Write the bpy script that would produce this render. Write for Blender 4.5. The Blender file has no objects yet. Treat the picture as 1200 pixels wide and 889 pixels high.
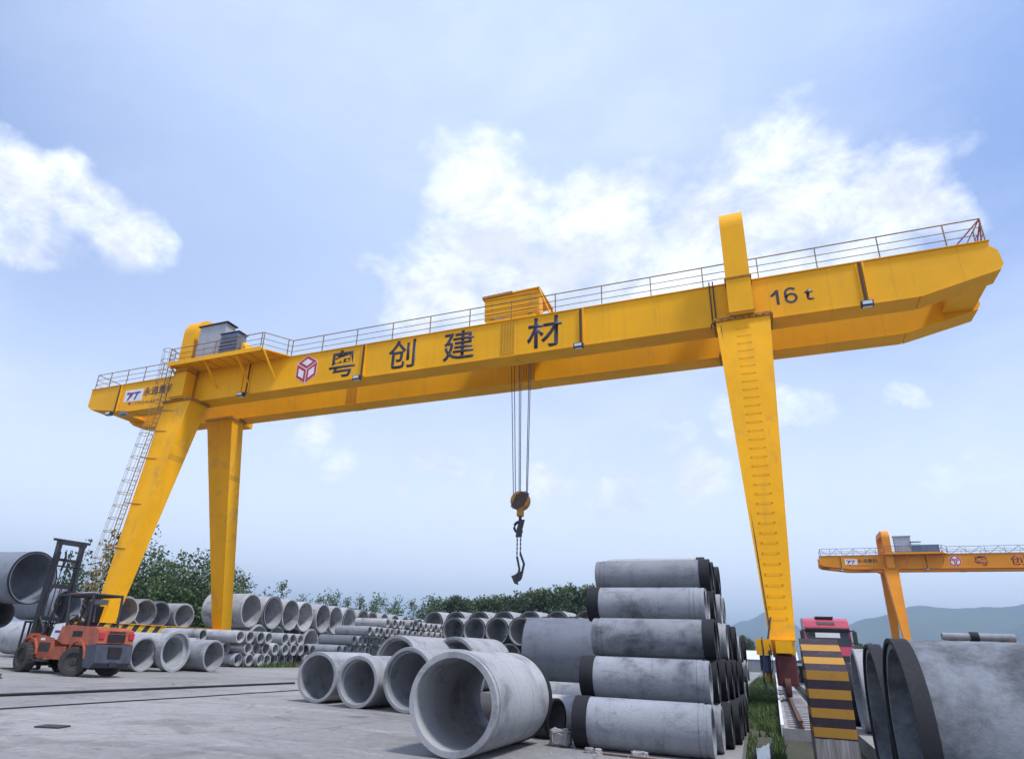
import bpy, bmesh, math, random
from mathutils import Vector, Matrix
PI=math.pi; R=math.radians
random.seed(7)
S=bpy.context.scene
COL=S.collection
# ------------------------------------------------------------------ camera
pitch,roll,yaw=0.3680,0.0393,0.4114
F=Vector((-math.sin(yaw)*math.cos(pitch),math.cos(yaw)*math.cos(pitch),math.sin(pitch)))
R0=Vector((math.cos(yaw),math.sin(yaw),0)); U0=R0.cross(F)
RR=R0*math.cos(roll)+U0*math.sin(roll); UU=-R0*math.sin(roll)+U0*math.cos(roll)
cd=bpy.data.cameras.new('camera'); cam=bpy.data.objects.new('camera',cd); COL.objects.link(cam)
M=Matrix((RR,UU,-F)).transposed().to_4x4(); M.translation=Vector((-0.3444,-28.5646,1.0796))
cam.matrix_world=M
cd.sensor_fit='HORIZONTAL'; cd.sensor_width=36; cd.lens=754.13/1200*36
cd.shift_x=(600-566.66)/1200; cd.shift_y=(473.27-444.5)/1200
cd.clip_start=0.05; cd.clip_end=40000
S.camera=cam
# ------------------------------------------------------------------ light
SUN_DIR=Vector((0.46,-0.17,0.87)).normalized()
SUN_EL=math.asin(SUN_DIR.z); SUN_AZ=math.atan2(SUN_DIR.x,SUN_DIR.y)
SKY_STRENGTH=0.15
CLOUD_EMIT=8.0
HAZE_D=0.00030
ld=bpy.data.lights.new('sun','SUN'); ld.energy=3.5; ld.angle=R(8); ld.color=(1.0,.965,.92)
sun=bpy.data.objects.new('sun',ld); COL.objects.link(sun)
sun.rotation_euler=(-SUN_DIR).to_track_quat('-Z','Y').to_euler()
S.view_settings.view_transform='Standard'; S.view_settings.look='None'
S.view_settings.exposure=0.25; S.view_settings.gamma=1.0
# ------------------------------------------------------------------ node helpers
def new_mat(name):
    m=bpy.data.materials.new(name); m.use_nodes=True
    nt=m.node_tree; nt.nodes.clear()
    o=nt.nodes.new('ShaderNodeOutputMaterial'); b=nt.nodes.new('ShaderNodeBsdfPrincipled')
    nt.links.new(b.outputs[0],o.inputs[0]); return m,nt,b
class G:
    """tiny node-graph writer"""
    def __init__(s,nt): s.nt=nt
    def n(s,t,**k):
        x=s.nt.nodes.new(t)
        for a,b in k.items(): setattr(x,a,b)
        return x
    def l(s,a,b): s.nt.links.new(a,b)
    def noise(s,vec,scale,detail=5,rough=.6,dist=0.):
        x=s.n('ShaderNodeTexNoise'); x.inputs['Scale'].default_value=scale; x.inputs['Detail'].default_value=detail
        x.inputs['Roughness'].default_value=rough; x.inputs['Distortion'].default_value=dist
        if vec is not None: s.l(vec,x.inputs['Vector'])
        return x.outputs['Fac']
    def map(s,vec,scale=(1,1,1),loc=(0,0,0)):
        x=s.n('ShaderNodeMapping'); x.inputs['Scale'].default_value=scale; x.inputs['Location'].default_value=loc
        s.l(vec,x.inputs['Vector']); return x.outputs[0]
    def rng(s,v,a,b,c=0.,d=1.,smooth=True):
        x=s.n('ShaderNodeMapRange'); x.interpolation_type='SMOOTHSTEP' if smooth else 'LINEAR'
        x.inputs['From Min'].default_value=a; x.inputs['From Max'].default_value=b
        x.inputs['To Min'].default_value=c; x.inputs['To Max'].default_value=d
        s.l(v,x.inputs['Value']); return x.outputs['Result']
    def mix(s,f,a,b,blend='MIX'):
        x=s.n('ShaderNodeMix'); x.data_type='RGBA'; x.blend_type=blend
        for sock,v in ((x.inputs['Factor'],f),(x.inputs['A'],a),(x.inputs['B'],b)):
            pass
        ins=[i for i in x.inputs if i.enabled or True]
        fa=[i for i in x.inputs if i.name=='Factor' and i.type=='VALUE'][0]
        A=[i for i in x.inputs if i.name=='A' and i.type=='RGBA'][0]; B=[i for i in x.inputs if i.name=='B' and i.type=='RGBA'][0]
        for sock,v in ((fa,f),(A,a),(B,b)):
            if isinstance(v,bpy.types.NodeSocket): s.l(v,sock)
            elif isinstance(v,(int,float)): sock.default_value=v
            else: sock.default_value=(*v,1) if len(v)==3 else v
        return [o for o in x.outputs if o.type=='RGBA'][0]
    def m(s,op,a,b=None,clamp=False):
        x=s.n('ShaderNodeMath'); x.operation=op; x.use_clamp=clamp
        for i,v in enumerate((a,b)):
            if v is None: continue
            if isinstance(v,bpy.types.NodeSocket): s.l(v,x.inputs[i])
            else: x.inputs[i].default_value=v
        return x.outputs[0]
    def bump(s,h,b,strength=.3,dist=.02):
        x=s.n('ShaderNodeBump'); x.inputs['Strength'].default_value=strength; x.inputs['Distance'].default_value=dist
        s.l(h,x.inputs['Height']); s.l(x.outputs[0],b.inputs['Normal'])
def tc(g,which='Object'): return g.n('ShaderNodeTexCoord').outputs[which]
def simple(name,col,rough=.6,metal=0.,var=.25,scale=3.,bump=.1,dirt=None,dirt_amt=.4,coat=0.):
    m,nt,b=new_mat(name); g=G(nt); v=tc(g)
    n1=g.noise(v,scale,6,.65); n2=g.noise(v,scale*7,4,.7)
    dark=tuple(c*(1-var) for c in col); lite=tuple(min(1,c*(1+var*.5)) for c in col)
    c=g.mix(g.rng(n1,.3,.7),dark,lite)
    if dirt:
        c=g.mix(g.m('MULTIPLY',g.rng(n2,.5,.7),dirt_amt),c,dirt)
    g.l(c,b.inputs['Base Color']); b.inputs['Metallic'].default_value=metal
    g.l(g.rng(n2,.2,.8,rough-.1,min(1,rough+.12)),b.inputs['Roughness'])
    if coat: b.inputs['Coat Weight'].default_value=coat
    if bump: g.bump(n2,b,bump,.01)
    return m
def yellow_paint(name,col,grime=.5):
    m,nt,b=new_mat(name); g=G(nt); v=tc(g)
    n1=g.noise(g.map(v,(.25,.25,.25)),1.,5,.6); c=g.mix(g.rng(n1,.35,.7),tuple(x*.84 for x in col),col)
    st=g.noise(g.map(v,(3.2,3.2,.22)),1.,6,.65)      # streaks running down
    c=g.mix(g.m('MULTIPLY',g.rng(st,.52,.78),grime*.55),c,(.42,.24,.06))
    bl=g.noise(v,.7,7,.72,.4)
    c=g.mix(g.m('MULTIPLY',g.rng(bl,.66-.16*grime,.84-.12*grime),grime*.62),c,(.30,.20,.075))
    sp=g.noise(v,9,5,.75)
    c=g.mix(g.m('MULTIPLY',g.rng(sp,.66,.78),grime*.8),c,(.20,.09,.03))
    # plate joints every 2.4 m
    sx=g.n('ShaderNodeSeparateXYZ'); g.l(v,sx.inputs[0])
    fr=g.m('FRACT',g.m('MULTIPLY',sx.outputs[0],1/2.45)); ln=g.m('LESS_THAN',g.m('ABSOLUTE',g.m('SUBTRACT',fr,.5)),.004)
    c=g.mix(g.m('MULTIPLY',ln,.35),c,(.25,.14,.03))
    g.l(c,b.inputs['Base Color']); g.l(g.rng(sp,.3,.75,.42,.65),b.inputs['Roughness']); b.inputs['Specular IOR Level'].default_value=.22
    h=g.noise(g.map(v,(.9,.9,1.3)),1.,3,.5); g.bump(g.m('ADD',h,g.m('MULTIPLY',sp,.06)),b,.22,.05)
    return m
def concrete(name,base,stain=(.10,.105,.12),amt=.6,t0=.47,t1=.70):
    m,nt,b=new_mat(name); g=G(nt); v=tc(g)
    oi=g.n('ShaderNodeObjectInfo'); rnd=oi.outputs['Random']
    ofs=g.n('ShaderNodeVectorMath'); ofs.operation='ADD'; g.l(v,ofs.inputs[0])
    cmb=g.n('ShaderNodeCombineXYZ')
    for i,k in enumerate((37.,91.,53.)): g.l(g.m('MULTIPLY',rnd,k),cmb.inputs[i])
    g.l(cmb.outputs[0],ofs.inputs[1]); p=ofs.outputs[0]
    n0=g.noise(p,.9,3,.5); c=g.mix(g.rng(n0,.3,.7),tuple(x*.82 for x in base),base)
    br=g.rng(rnd,0,1,.80,1.12,False)
    cb=g.n('ShaderNodeCombineXYZ'); 
    for i in range(3): g.l(br,cb.inputs[i])
    c=g.mix(1.,c,cb.outputs[0],'MULTIPLY')
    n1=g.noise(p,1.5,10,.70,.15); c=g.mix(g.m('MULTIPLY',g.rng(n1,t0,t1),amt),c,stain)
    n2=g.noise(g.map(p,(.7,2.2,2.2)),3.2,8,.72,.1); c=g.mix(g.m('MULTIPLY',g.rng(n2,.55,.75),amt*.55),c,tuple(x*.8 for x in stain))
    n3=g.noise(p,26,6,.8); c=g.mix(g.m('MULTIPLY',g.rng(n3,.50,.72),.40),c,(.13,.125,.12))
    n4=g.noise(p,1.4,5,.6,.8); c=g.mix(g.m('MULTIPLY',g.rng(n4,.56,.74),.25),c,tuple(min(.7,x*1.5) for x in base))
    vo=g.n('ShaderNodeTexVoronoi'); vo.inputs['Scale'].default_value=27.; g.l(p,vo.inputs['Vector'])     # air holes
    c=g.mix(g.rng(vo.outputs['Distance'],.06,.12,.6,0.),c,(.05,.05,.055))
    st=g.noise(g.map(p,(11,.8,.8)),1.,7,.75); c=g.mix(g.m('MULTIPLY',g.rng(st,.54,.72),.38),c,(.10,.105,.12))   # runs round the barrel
    g.l(c,b.inputs['Base Color']); b.inputs['Roughness'].default_value=.85
    g.bump(g.m('ADD',n3,g.m('MULTIPLY',n1,.8)),b,.45,.015)
    return m
YEL=(.91,.43,.004)
MT={}
MT['yellow']=yellow_paint('yellow_paint',YEL,.5)
MT['yellow_leg']=yellow_paint('yellow_leg_paint',YEL,.85)
MT['yellow_far']=yellow_paint('yellow_far_paint',(.76,.27,.01),.35)
MT['rust_yellow']=simple('rusty_yellow',(.42,.20,.03),.7,var=.4,scale=8,dirt=(.12,.05,.02),dirt_amt=.7)
MT['rust']=simple('rusty_steel',(.10,.045,.03),.8,var=.4,scale=12,dirt=(.03,.02,.02))
MT['rail']=simple('handrail_paint',(.26,.16,.05),.55,var=.5,scale=6,bump=0)
MT['rail_red']=simple('handrail_red',(.30,.05,.035),.55,var=.4,scale=6,bump=0)
MT['rail_far']=simple('handrail_blue',(.045,.05,.09),.5,var=.3,scale=3,bump=0)
MT['letter']=simple('lettering_navy',(.028,.024,.055),.5,var=.3,scale=5,bump=0)
MT['letter_red']=simple('lettering_red',(.22,.02,.03),.5,var=.2,scale=5,bump=0)
MT['white_paint']=simple('white_paint',(.72,.72,.76),.5,var=.1,scale=3,bump=0,dirt=(.35,.33,.3),dirt_amt=.25)
MT['logo_blue']=simple('logo_blue',(.06,.03,.22),.5,var=.1,bump=0)
MT['logo_red']=simple('logo_red',(.45,.02,.05),.5,var=.1,bump=0)
MT['grey_box']=simple('grey_cabinet',(.36,.37,.42),.5,var=.12,scale=2,dirt=(.25,.15,.08),dirt_amt=.5)
MT['blue_box']=simple('blue_grey_steel',(.13,.17,.26),.5,var=.2,scale=2)
MT['black']=simple('black_rubber',(.012,.012,.014),.75,var=.3,scale=10)
MT['dark']=simple('dark_steel',(.022,.022,.03),.55,var=.4,scale=8,dirt=(.08,.05,.03))
MT['collar']=simple('tarred_steel_collar',(.007,.008,.013),.8,var=.4,scale=6,dirt=(.022,.023,.03),dirt_amt=.5)
MT['red_box']=simple('red_housing',(.09,.008,.013),.5,var=.3,scale=4,dirt=(.05,.03,.03))
MT['blue_motor']=simple('blue_motor',(.02,.05,.17),.5,var=.2)
MT['rope']=simple('wire_rope',(.05,.05,.065),.5,var=.2,bump=0)
MT['glass_dark']=simple('dark_glass',(.02,.025,.03),.08,var=.1,bump=0)
MT['lens']=simple('lamp_lens',(.55,.6,.7),.15,var=.05,bump=0)
MT['concrete']=concrete('pipe_concrete',(.34,.35,.375),stain=(.075,.078,.09),amt=.7)
MT['concrete_clean']=concrete('pipe_concrete_clean',(.43,.435,.46),stain=(.09,.095,.115),amt=.75)
MT['concrete_stained']=concrete('pipe_concrete_stained',(.275,.29,.325),stain=(.035,.038,.05),amt=.95,t0=.44,t1=.72)
MT['concrete_heavy']=concrete('pipe_concrete_heavy_stains',(.235,.26,.30),stain=(.034,.04,.05),amt=.95,t0=.36,t1=.66)
MT['concrete_blue']=concrete('pipe_concrete_blue',(.19,.21,.26),stain=(.08,.09,.115),amt=.8)
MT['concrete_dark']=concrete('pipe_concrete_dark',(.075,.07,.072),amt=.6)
MT['concrete_raw']=concrete('block_concrete',(.36,.345,.36),amt=.5)
MT['timber']=simple('weathered_timber',(.16,.085,.06),.8,var=.4,scale=5,dirt=(.06,.04,.03))
MT['orange']=simple('orange_paint',(.40,.085,.035),.45,var=.3,scale=3,dirt=(.10,.05,.035),dirt_amt=.75)
MT['cwt']=simple('counterweight_paint',(.045,.055,.085),.6,var=.35,scale=4,dirt=(.12,.10,.09),dirt_amt=.6)
MT['mast']=simple('mast_steel',(.018,.02,.03),.5,var=.4,scale=5,dirt=(.06,.04,.03))
MT['tyre']=simple('dusty_tyre',(.035,.033,.034),.9,var=.3,scale=6,dirt=(.12,.11,.105),dirt_amt=.6)
MT['truck_red']=simple('truck_red',(.42,.03,.075),.35,var=.15,scale=1,bump=.02,coat=.3,dirt=(.3,.12,.12),dirt_amt=.2)
MT['plastic']=simple('black_plastic',(.018,.02,.022),.5,var=.2)
MT['silver']=simple('dull_rim',(.10,.10,.11),.5,metal=.3,var=.3)
MT['shed_roof']=simple('shed_roof',(.6,.62,.66),.5,var=.1,bump=0)
def stripes(name,axis,period,c1,c2,slant=0.,phase=0.,worn=True):
    m,nt,b=new_mat(name); g=G(nt); v=tc(g); sx=g.n('ShaderNodeSeparateXYZ'); g.l(v,sx.inputs[0])
    t=sx.outputs[axis]
    if slant: t=g.m('ADD',t,g.m('MULTIPLY',sx.outputs[2],slant))
    fr=g.m('FRACT',g.m('ADD',g.m('MULTIPLY',t,1/period),phase+100)); s=g.m('LESS_THAN',fr,.5)
    n=g.noise(v,6,6,.7); n2=g.noise(g.map(v,(8,8,1.5)),1.5,5,.7)
    a=g.mix(g.m('MULTIPLY',g.rng(n,.45,.75),.5),c1,tuple(x*.5 for x in c1))
    bb=g.mix(g.m('MULTIPLY',g.rng(n,.5,.75),.4),c2,(.09,.085,.09))
    c=g.mix(s,bb,a)
    if worn: c=g.mix(g.m('MULTIPLY',g.rng(n2,.6,.75),.45),c,(.2,.17,.14))
    g.l(c,b.inputs['Base Color']); b.inputs['Roughness'].default_value=.65; g.bump(n,b,.2,.01); return m
MT['hazard']=stripes('hazard_stripes',1,.74,(.55,.36,.02),(.02,.012,.02),slant=-.7)
# ------------------------------------------------------------------ world
w=bpy.data.worlds.new('World'); S.world=w; w.use_nodes=True; nt=w.node_tree; nt.nodes.clear(); g=G(nt)
wo=g.n('ShaderNodeOutputWorld'); bg=g.n('ShaderNodeBackground'); g.l(bg.outputs[0],wo.inputs[0])
sky=g.n('ShaderNodeTexSky'); sky.sky_type='NISHITA'; sky.sun_disc=False; sky.sun_elevation=SUN_EL; sky.sun_rotation=SUN_AZ
sky.altitude=0; sky.air_density=1.35; sky.dust_density=1.0; sky.ozone_density=3.0
d=g.n('ShaderNodeTexCoord').outputs['Generated']
nrm=g.n('ShaderNodeVectorMath'); nrm.operation='NORMALIZE'; g.l(d,nrm.inputs[0]); d=nrm.outputs[0]
def pdir(x,y): return (F+RR*((x-566.66)/754.13)-UU*((y-473.27)/754.13)).normalized()
# cloud banks: directions in the sky and angular sizes (degrees)
BANKS=[((565,235),7,1),((620,300),9.5,1),((545,335),8,1),((480,365),5,.9),((700,250),6.5,.95),((720,330),10,1),((830,320),9,1),
 ((905,195),5.5,1),((960,250),8,1),((1045,225),6,1),((860,255),6.5,.95),((1100,250),4,1),((1010,290),6,.9),((770,200),4.5,.6),
 ((0,190),4,1),((25,225),4.5,1),((75,225),4,.95),((110,250),4,.95),((150,275),4,.95),((182,283),2.4,.8),((60,275),3.5,.75),((15,275),4.5,.9),((45,300),3,.7),((130,300),2.5,.6),
 ((1030,456),1.5,.7),((1043,455),1.4,.65),((925,480),2.2,.62),((945,486),2.0,.55),((850,490),2.5,.65),((815,552),3,.95),((725,570),3.6,.95),((690,575),3,.8),((650,562),3.5,.95),((505,528),2.2,.8),((530,536),1.8,.75),((560,548),2.1,.85),
 ((360,512),2.5,.8),((340,520),2,.65),((400,540),2.6,.75),((480,567),1.7,.85),((425,636),1.2,.6),((1140,570),4,.6),((1000,600),5,.5),((1180,590),4,.6),((290,290),1.3,.5),
 ((760,640),4,.45),((560,650),4.5,.4),((700,530),2.5,.5),((800,500),2.5,.45)]
cl=None
wob=g.noise(d,7,4,.6); wv=g.n('ShaderNodeTexNoise'); wv.inputs['Scale'].default_value=6; wv.inputs['Detail'].default_value=5; g.l(d,wv.inputs['Vector'])
wsub=g.n('ShaderNodeVectorMath'); wsub.operation='SUBTRACT'; g.l(wv.outputs['Color'],wsub.inputs[0]); wsub.inputs[1].default_value=(.5,.5,.5)
wsc=g.n('ShaderNodeVectorMath'); wsc.operation='SCALE'; g.l(wsub.outputs[0],wsc.inputs[0]); wsc.inputs['Scale'].default_value=.16
wad=g.n('ShaderNodeVectorMath'); wad.operation='ADD'; g.l(d,wad.inputs[0]); g.l(wsc.outputs[0],wad.inputs[1]); dw=wad.outputs[0]
for (px,rad,st) in BANKS:
    c=pdir(*px); x=g.n('ShaderNodeVectorMath'); x.operation='DISTANCE'; g.l(dw,x.inputs[0]); x.inputs[1].default_value=c
    rr=R(rad); v=g.rng(x.outputs['Value'],rr*.35,rr*1.25,st,0.)
    cl=v if cl is None else g.m('MAXIMUM',cl,v)
# bright clouds added out of view, thickened to light the camera-facing sides
scat=g.noise(g.map(d,(1,1,2.2)),3.1,6,.62,.2)
side=g.n('ShaderNodeVectorMath'); side.operation='DOT_PRODUCT'; g.l(d,side.inputs[0]); side.inputs[1].default_value=F
cl=g.m('MAXIMUM',cl,g.m('MULTIPLY',g.rng(scat,.40,.56),g.rng(side.outputs['Value'],.55,.2)))
fb=g.noise(g.map(d,(1,1,1.5)),11,10,.62,.3); fb2=g.noise(g.map(d,(1,1,1.3)),30,6,.65)
s1=g.m('ADD',cl,g.m('MULTIPLY',g.m('SUBTRACT',fb,.5),1.65)); s1=g.m('ADD',s1,g.m('MULTIPLY',g.m('SUBTRACT',fb2,.5),.55))
mask=g.m('MULTIPLY',g.rng(s1,.25,1.32),g.rng(cl,.02,.5))
veil=g.rng(g.noise(g.map(d,(1,1,2.)),2.2,6,.6,.5),.35,.8,.0,.20)
mask=g.m('MAXIMUM',mask,veil)
shade=g.rng(g.noise(g.map(d,(1,1,1.6)),7,8,.65,.4),.34,.64,.70,1.0)
cc=g.n('ShaderNodeCombineXYZ')
for i,k in enumerate((.955,.985,1.06)): g.l(g.m('MULTIPLY',g.m('MULTIPLY',shade,k),CLOUD_EMIT),cc.inputs[i])
tint=g.mix(1.,sky.outputs[0],(.45,.64,.99),'MULTIPLY')
# pale aureole of scattered light round the sun
sd=g.n('ShaderNodeVectorMath'); sd.operation='DOT_PRODUCT'; g.l(d,sd.inputs[0]); sd.inputs[1].default_value=Vector((-.27,.50,.90)).normalized()
aur=g.rng(sd.outputs["Value"],.66,1.0,0,.72)
c0=g.mix(aur,tint,(4.7,5.6,7.2))
sz=g.n('ShaderNodeSeparateXYZ'); g.l(d,sz.inputs[0])
c0=g.mix(g.rng(sz.outputs[2],.62,.05,0,.93),c0,(7.1,7.7,8.7))
g.l(g.mix(mask,c0,cc.outputs[0]),bg.inputs['Color']); bg.inputs['Strength'].default_value=SKY_STRENGTH
# ------------------------------------------------------------------ mesh helpers
class MB:
    def __init__(s): s.v=[]; s.f=[]; s.sm=[]
    def add(s,vs,fs,smooth=False):
        b=len(s.v); s.v+= [tuple(v) for v in vs]; s.f+=[tuple(i+b for i in f) for f in fs]; s.sm+=[smooth]*len(fs); return s
    def hexa(s,b4,t4):
        return s.add(list(b4)+list(t4),[(3,2,1,0),(4,5,6,7),(0,1,5,4),(1,2,6,5),(2,3,7,6),(3,0,4,7)])
    def box(s,x0,x1,y0,y1,z0,z1):
        return s.hexa([(x0,y0,z0),(x1,y0,z0),(x1,y1,z0),(x0,y1,z0)],[(x0,y0,z1),(x1,y0,z1),(x1,y1,z1),(x0,y1,z1)])
    def bbox(s,x0,x1,y0,y1,z0,z1,c=.02):
        "box with chamfered vertical and top edges"
        bm=bmesh.new(); bmesh.ops.create_cube(bm,size=1.)
        for v in bm.verts: v.co=Vector(((x0+x1)/2+v.co.x*(x1-x0),(y0+y1)/2+v.co.y*(y1-y0),(z0+z1)/2+v.co.z*(z1-z0)))
        bmesh.ops.bevel(bm,geom=list(bm.edges),offset=c,segments=2,affect='EDGES',profile=.6)
        bm.verts.index_update(); s.add([v.co[:] for v in bm.verts],[[v.index for v in f.verts] for f in bm.faces]); bm.free(); return s
    def prism(s,poly,a0,a1,axis='y'):
        "poly list of 2D points extruded along axis; polygon is (x,z) for y, (y,z) for x, (x,y) for z"
        def P(p,a): return {'y':(p[0],a,p[1]),'x':(a,p[0],p[1]),'z':(p[0],p[1],a)}[axis]
        n=len(poly); vs=[P(p,a0) for p in poly]+[P(p,a1) for p in poly]
        fs=[tuple(range(n)),tuple(range(2*n-1,n-1,-1))]+[(i,(i+1)%n+0,(i+1)%n+n,i+n)[::-1] for i in range(n)]
        return s.add(vs,fs)
    def tube(s,pts,r,n=6,r1=None,cap=True):
        pts=[Vector(p) for p in pts]; L=len(pts); rings=[]
        up=Vector((0,0,1))
        for i,p in enumerate(pts):
            t=(pts[min(i+1,L-1)]-pts[max(i-1,0)]).normalized()
            a=up if abs(t.dot(up))<.95 else Vector((1,0,0))
            u=t.cross(a).normalized(); v=u.cross(t)
            rr=r if r1 is None else r+(r1-r)*i/(L-1)
            rings.append([p+(u*math.cos(2*PI*k/n)+v*math.sin(2*PI*k/n))*rr for k in range(n)])
        vs=[q for rg in rings for q in rg]; fs=[]
        for i in range(L-1):
            for k in range(n): fs.append((i*n+k,i*n+(k+1)%n,(i+1)*n+(k+1)%n,(i+1)*n+k))
        s.add(vs,fs,n>5)
        if cap: s.add(rings[0]+rings[-1],[tuple(range(n))[::-1],tuple(range(n,2*n))])
        return s
    def lathe(s,prof,axis='x',n=40,o=(0,0,0),closed=True):
        "profile of (a, r) pairs revolved; each segment gets its own verts so rims stay sharp"
        m=len(prof); segs=[(prof[i],prof[(i+1)%m]) for i in range(m if closed else m-1)]
        for (a0,r0),(a1,r1) in segs:
            vs=[];fs=[]
            for k in range(n):
                c,q=math.cos(2*PI*k/n),math.sin(2*PI*k/n)
                for a,r in((a0,r0),(a1,r1)):
                    P={'x':(a,r*c,r*q),'y':(r*c,a,r*q),'z':(r*c,r*q,a)}[axis]
                    vs.append((P[0]+o[0],P[1]+o[1],P[2]+o[2]))
            for k in range(n):
                j=(k+1)%n; fs.append((2*k,2*k+1,2*j+1,2*j))
            s.add(vs,fs,True)
        return s
    def mesh(s,name,mat):
        me=bpy.data.meshes.new(name); me.from_pydata(s.v,[],s.f); me.polygons.foreach_set('use_smooth',s.sm)
        me.materials.append(mat if not isinstance(mat,str) else MT[mat]); 
        bm=bmesh.new(); bm.from_mesh(me); bmesh.ops.recalc_face_normals(bm,faces=bm.faces); bm.to_mesh(me); bm.free()
        me.update(); return me
    def build(s,name,mat,parent=None,label=None):
        o=bpy.data.objects.new(name,s.mesh(name,mat)); COL.objects.link(o)
        if parent: o.parent=parent
        if label: o['label']=label
        return o
def tag(o,label,cat,group=None,kind=None):
    if label: o['label']=label
    if cat: o['category']=cat
    if group: o['group']=group
    if kind: o['kind']=kind
    return o
def thing(name,loc=(0,0,0),rz=0.,label=None,cat=None,group=None):
    o=bpy.data.objects.new(name,None); COL.objects.link(o); o.location=loc; o.rotation_euler=(0,0,rz)
    o.empty_display_size=.3; return tag(o,label,cat,group)
def struct(o): o['kind']='structure'; return o
def text_mesh(body,size,mat,name,parent,loc,rot,ext=.006,width=None,label=None,bold=0.):
    c=bpy.data.curves.new(name,'FONT'); c.body=body; c.size=1.; c.extrude=0; c.offset=bold; c.resolution_u=3
    t=bpy.data.objects.new(name,c); COL.objects.link(t); bpy.context.view_layer.update()
    dg=bpy.context.evaluated_depsgraph_get(); me=bpy.data.meshes.new_from_object(t.evaluated_get(dg)); bpy.data.objects.remove(t)
    xs=[v.co.x for v in me.vertices]; ys=[v.co.y for v in me.vertices]
    x0,x1,y0,y1=min(xs),max(xs),min(ys),max(ys)
    sy=size/(y1-y0); sx=sy if width is None else width/(x1-x0)
    bm=bmesh.new(); bm.from_mesh(me)
    for v in bm.verts: v.co=Vector(((v.co.x-(x0+x1)/2)*sx,(v.co.y-(y0+y1)/2)*sy,0))
    r=bmesh.ops.extrude_face_region(bm,geom=list(bm.faces))
    for e in r['geom']:
        if isinstance(e,bmesh.types.BMVert): e.co.z+=ext
    bm.to_mesh(me); bm.free(); me.materials.clear(); me.materials.append(MT[mat])
    o=bpy.data.objects.new(name,me); COL.objects.link(o); o.parent=parent; o.location=loc; o.rotation_euler=rot
    if label: o['label']=label
    return o
def poly_plate(name,polys,mat,parent,y,thick=.006,label=None):
    "flat painted shapes on the girder's front face; polys in (x,z)"
    m=MB()
    for p in polys: m.prism(p,y-thick,y)
    return m.build(name,mat,parent,label)
# ------------------------------------------------------------------ ground
def flat(name,poly,z,mat,bottom=None):
    m=MB()
    if bottom is None: m.add([(x,y,z) for x,y in poly],[tuple(range(len(poly)))])
    else: m.prism(poly,bottom,z,'z')
    return struct(m.build(name,mat))
def yard_mat():
    m,nt,b=new_mat('yard_concrete'); g=G(nt); v=tc(g)
    n0=g.noise(v,.12,4,.55,.5); c=g.mix(g.rng(n0,.3,.7),(.19,.187,.185),(.285,.28,.276))
    n1=g.noise(v,.7,9,.72,.8); c=g.mix(g.m('MULTIPLY',g.rng(n1,.48,.66),.6),c,(.12,.113,.11))
    sw=g.noise(g.map(v,(.25,1.6,1)),1.,7,.7,.6); c=g.mix(g.m('MULTIPLY',g.rng(sw,.52,.72),.45),c,(.42,.42,.43))
    n2=g.noise(v,9,7,.8); c=g.mix(g.m('MULTIPLY',g.rng(n2,.48,.70),.6),c,(.085,.083,.088))
    n5=g.noise(v,3.4,9,.8,.3); c=g.mix(g.m('MULTIPLY',g.rng(n5,.52,.68),.5),c,(.36,.36,.37))
    n6=g.noise(v,60,3,.8); c=g.mix(g.m('MULTIPLY',g.rng(n6,.60,.72),.6),c,(.06,.06,.065))
    n3=g.noise(v,.45,6,.75,1.2); c=g.mix(g.m('MULTIPLY',g.rng(n3,.60,.68),.4),c,(.20,.15,.135))
    vo=g.n('ShaderNodeTexVoronoi'); vo.feature='DISTANCE_TO_EDGE'; vo.inputs['Scale'].default_value=.16
    wv=g.n('ShaderNodeVectorMath'); wv.operation='ADD'; nn=g.n('ShaderNodeTexNoise'); nn.inputs['Scale'].default_value=.9; nn.inputs['Detail'].default_value=6
    g.l(v,nn.inputs['Vector']); g.l(v,wv.inputs[0]); g.l(nn.outputs['Color'],wv.inputs[1]); g.l(wv.outputs[0],vo.inputs['Vector'])
    c=g.mix(g.rng(vo.outputs['Distance'],.0,.0035,.7,0),c,(.06,.055,.055))
    tk=g.noise(g.map(v,(1.,.06,1)),1.5,5,.6,.4); tk2=g.noise(g.map(v,(.09,1.1,1)),1.7,5,.6,.5)
    c=g.mix(g.m('MULTIPLY',g.rng(tk,.60,.68),.28),c,(.10,.095,.09)); c=g.mix(g.m('MULTIPLY',g.rng(tk2,.60,.70),.30),c,(.11,.10,.095))
    oil=g.noise(v,.8,2,.4,.2); c=g.mix(g.m('MULTIPLY',g.rng(oil,.735,.76),.55),c,(.05,.047,.045))
    g.l(c,b.inputs['Base Color']); g.l(g.rng(n1,.3,.7,.75,.95),b.inputs['Roughness'])
    g.bump(g.m('ADD',n2,g.m('MULTIPLY',n1,1.2)),b,.5,.015); return m
def dirt_mat():
    m,nt,b=new_mat('wet_soil_and_grass'); g=G(nt); v=tc(g)
    n0=g.noise(v,.5,6,.65,.4); n1=g.noise(v,5,6,.75)
    c=g.mix(g.rng(n0,.35,.65),(.03,.04,.018),(.06,.065,.035)); c=g.mix(g.m('MULTIPLY',g.rng(n1,.45,.6),.8),c,(.045,.038,.032)); n9=g.noise(v,24,5,.8); c=g.mix(g.m('MULTIPLY',g.rng(n9,.55,.68),.7),c,(.17,.16,.15))
    g.l(c,b.inputs['Base Color']); b.inputs['Roughness'].default_value=.85; g.bump(n1,b,.6,.04); return m
MT['yard']=yard_mat(); MT['dirt']=dirt_mat()
E_=9000
flat('ground',[(-E_,-300),(E_,-300),(E_,E_),(-E_,E_)],-.26,'dirt')
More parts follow.
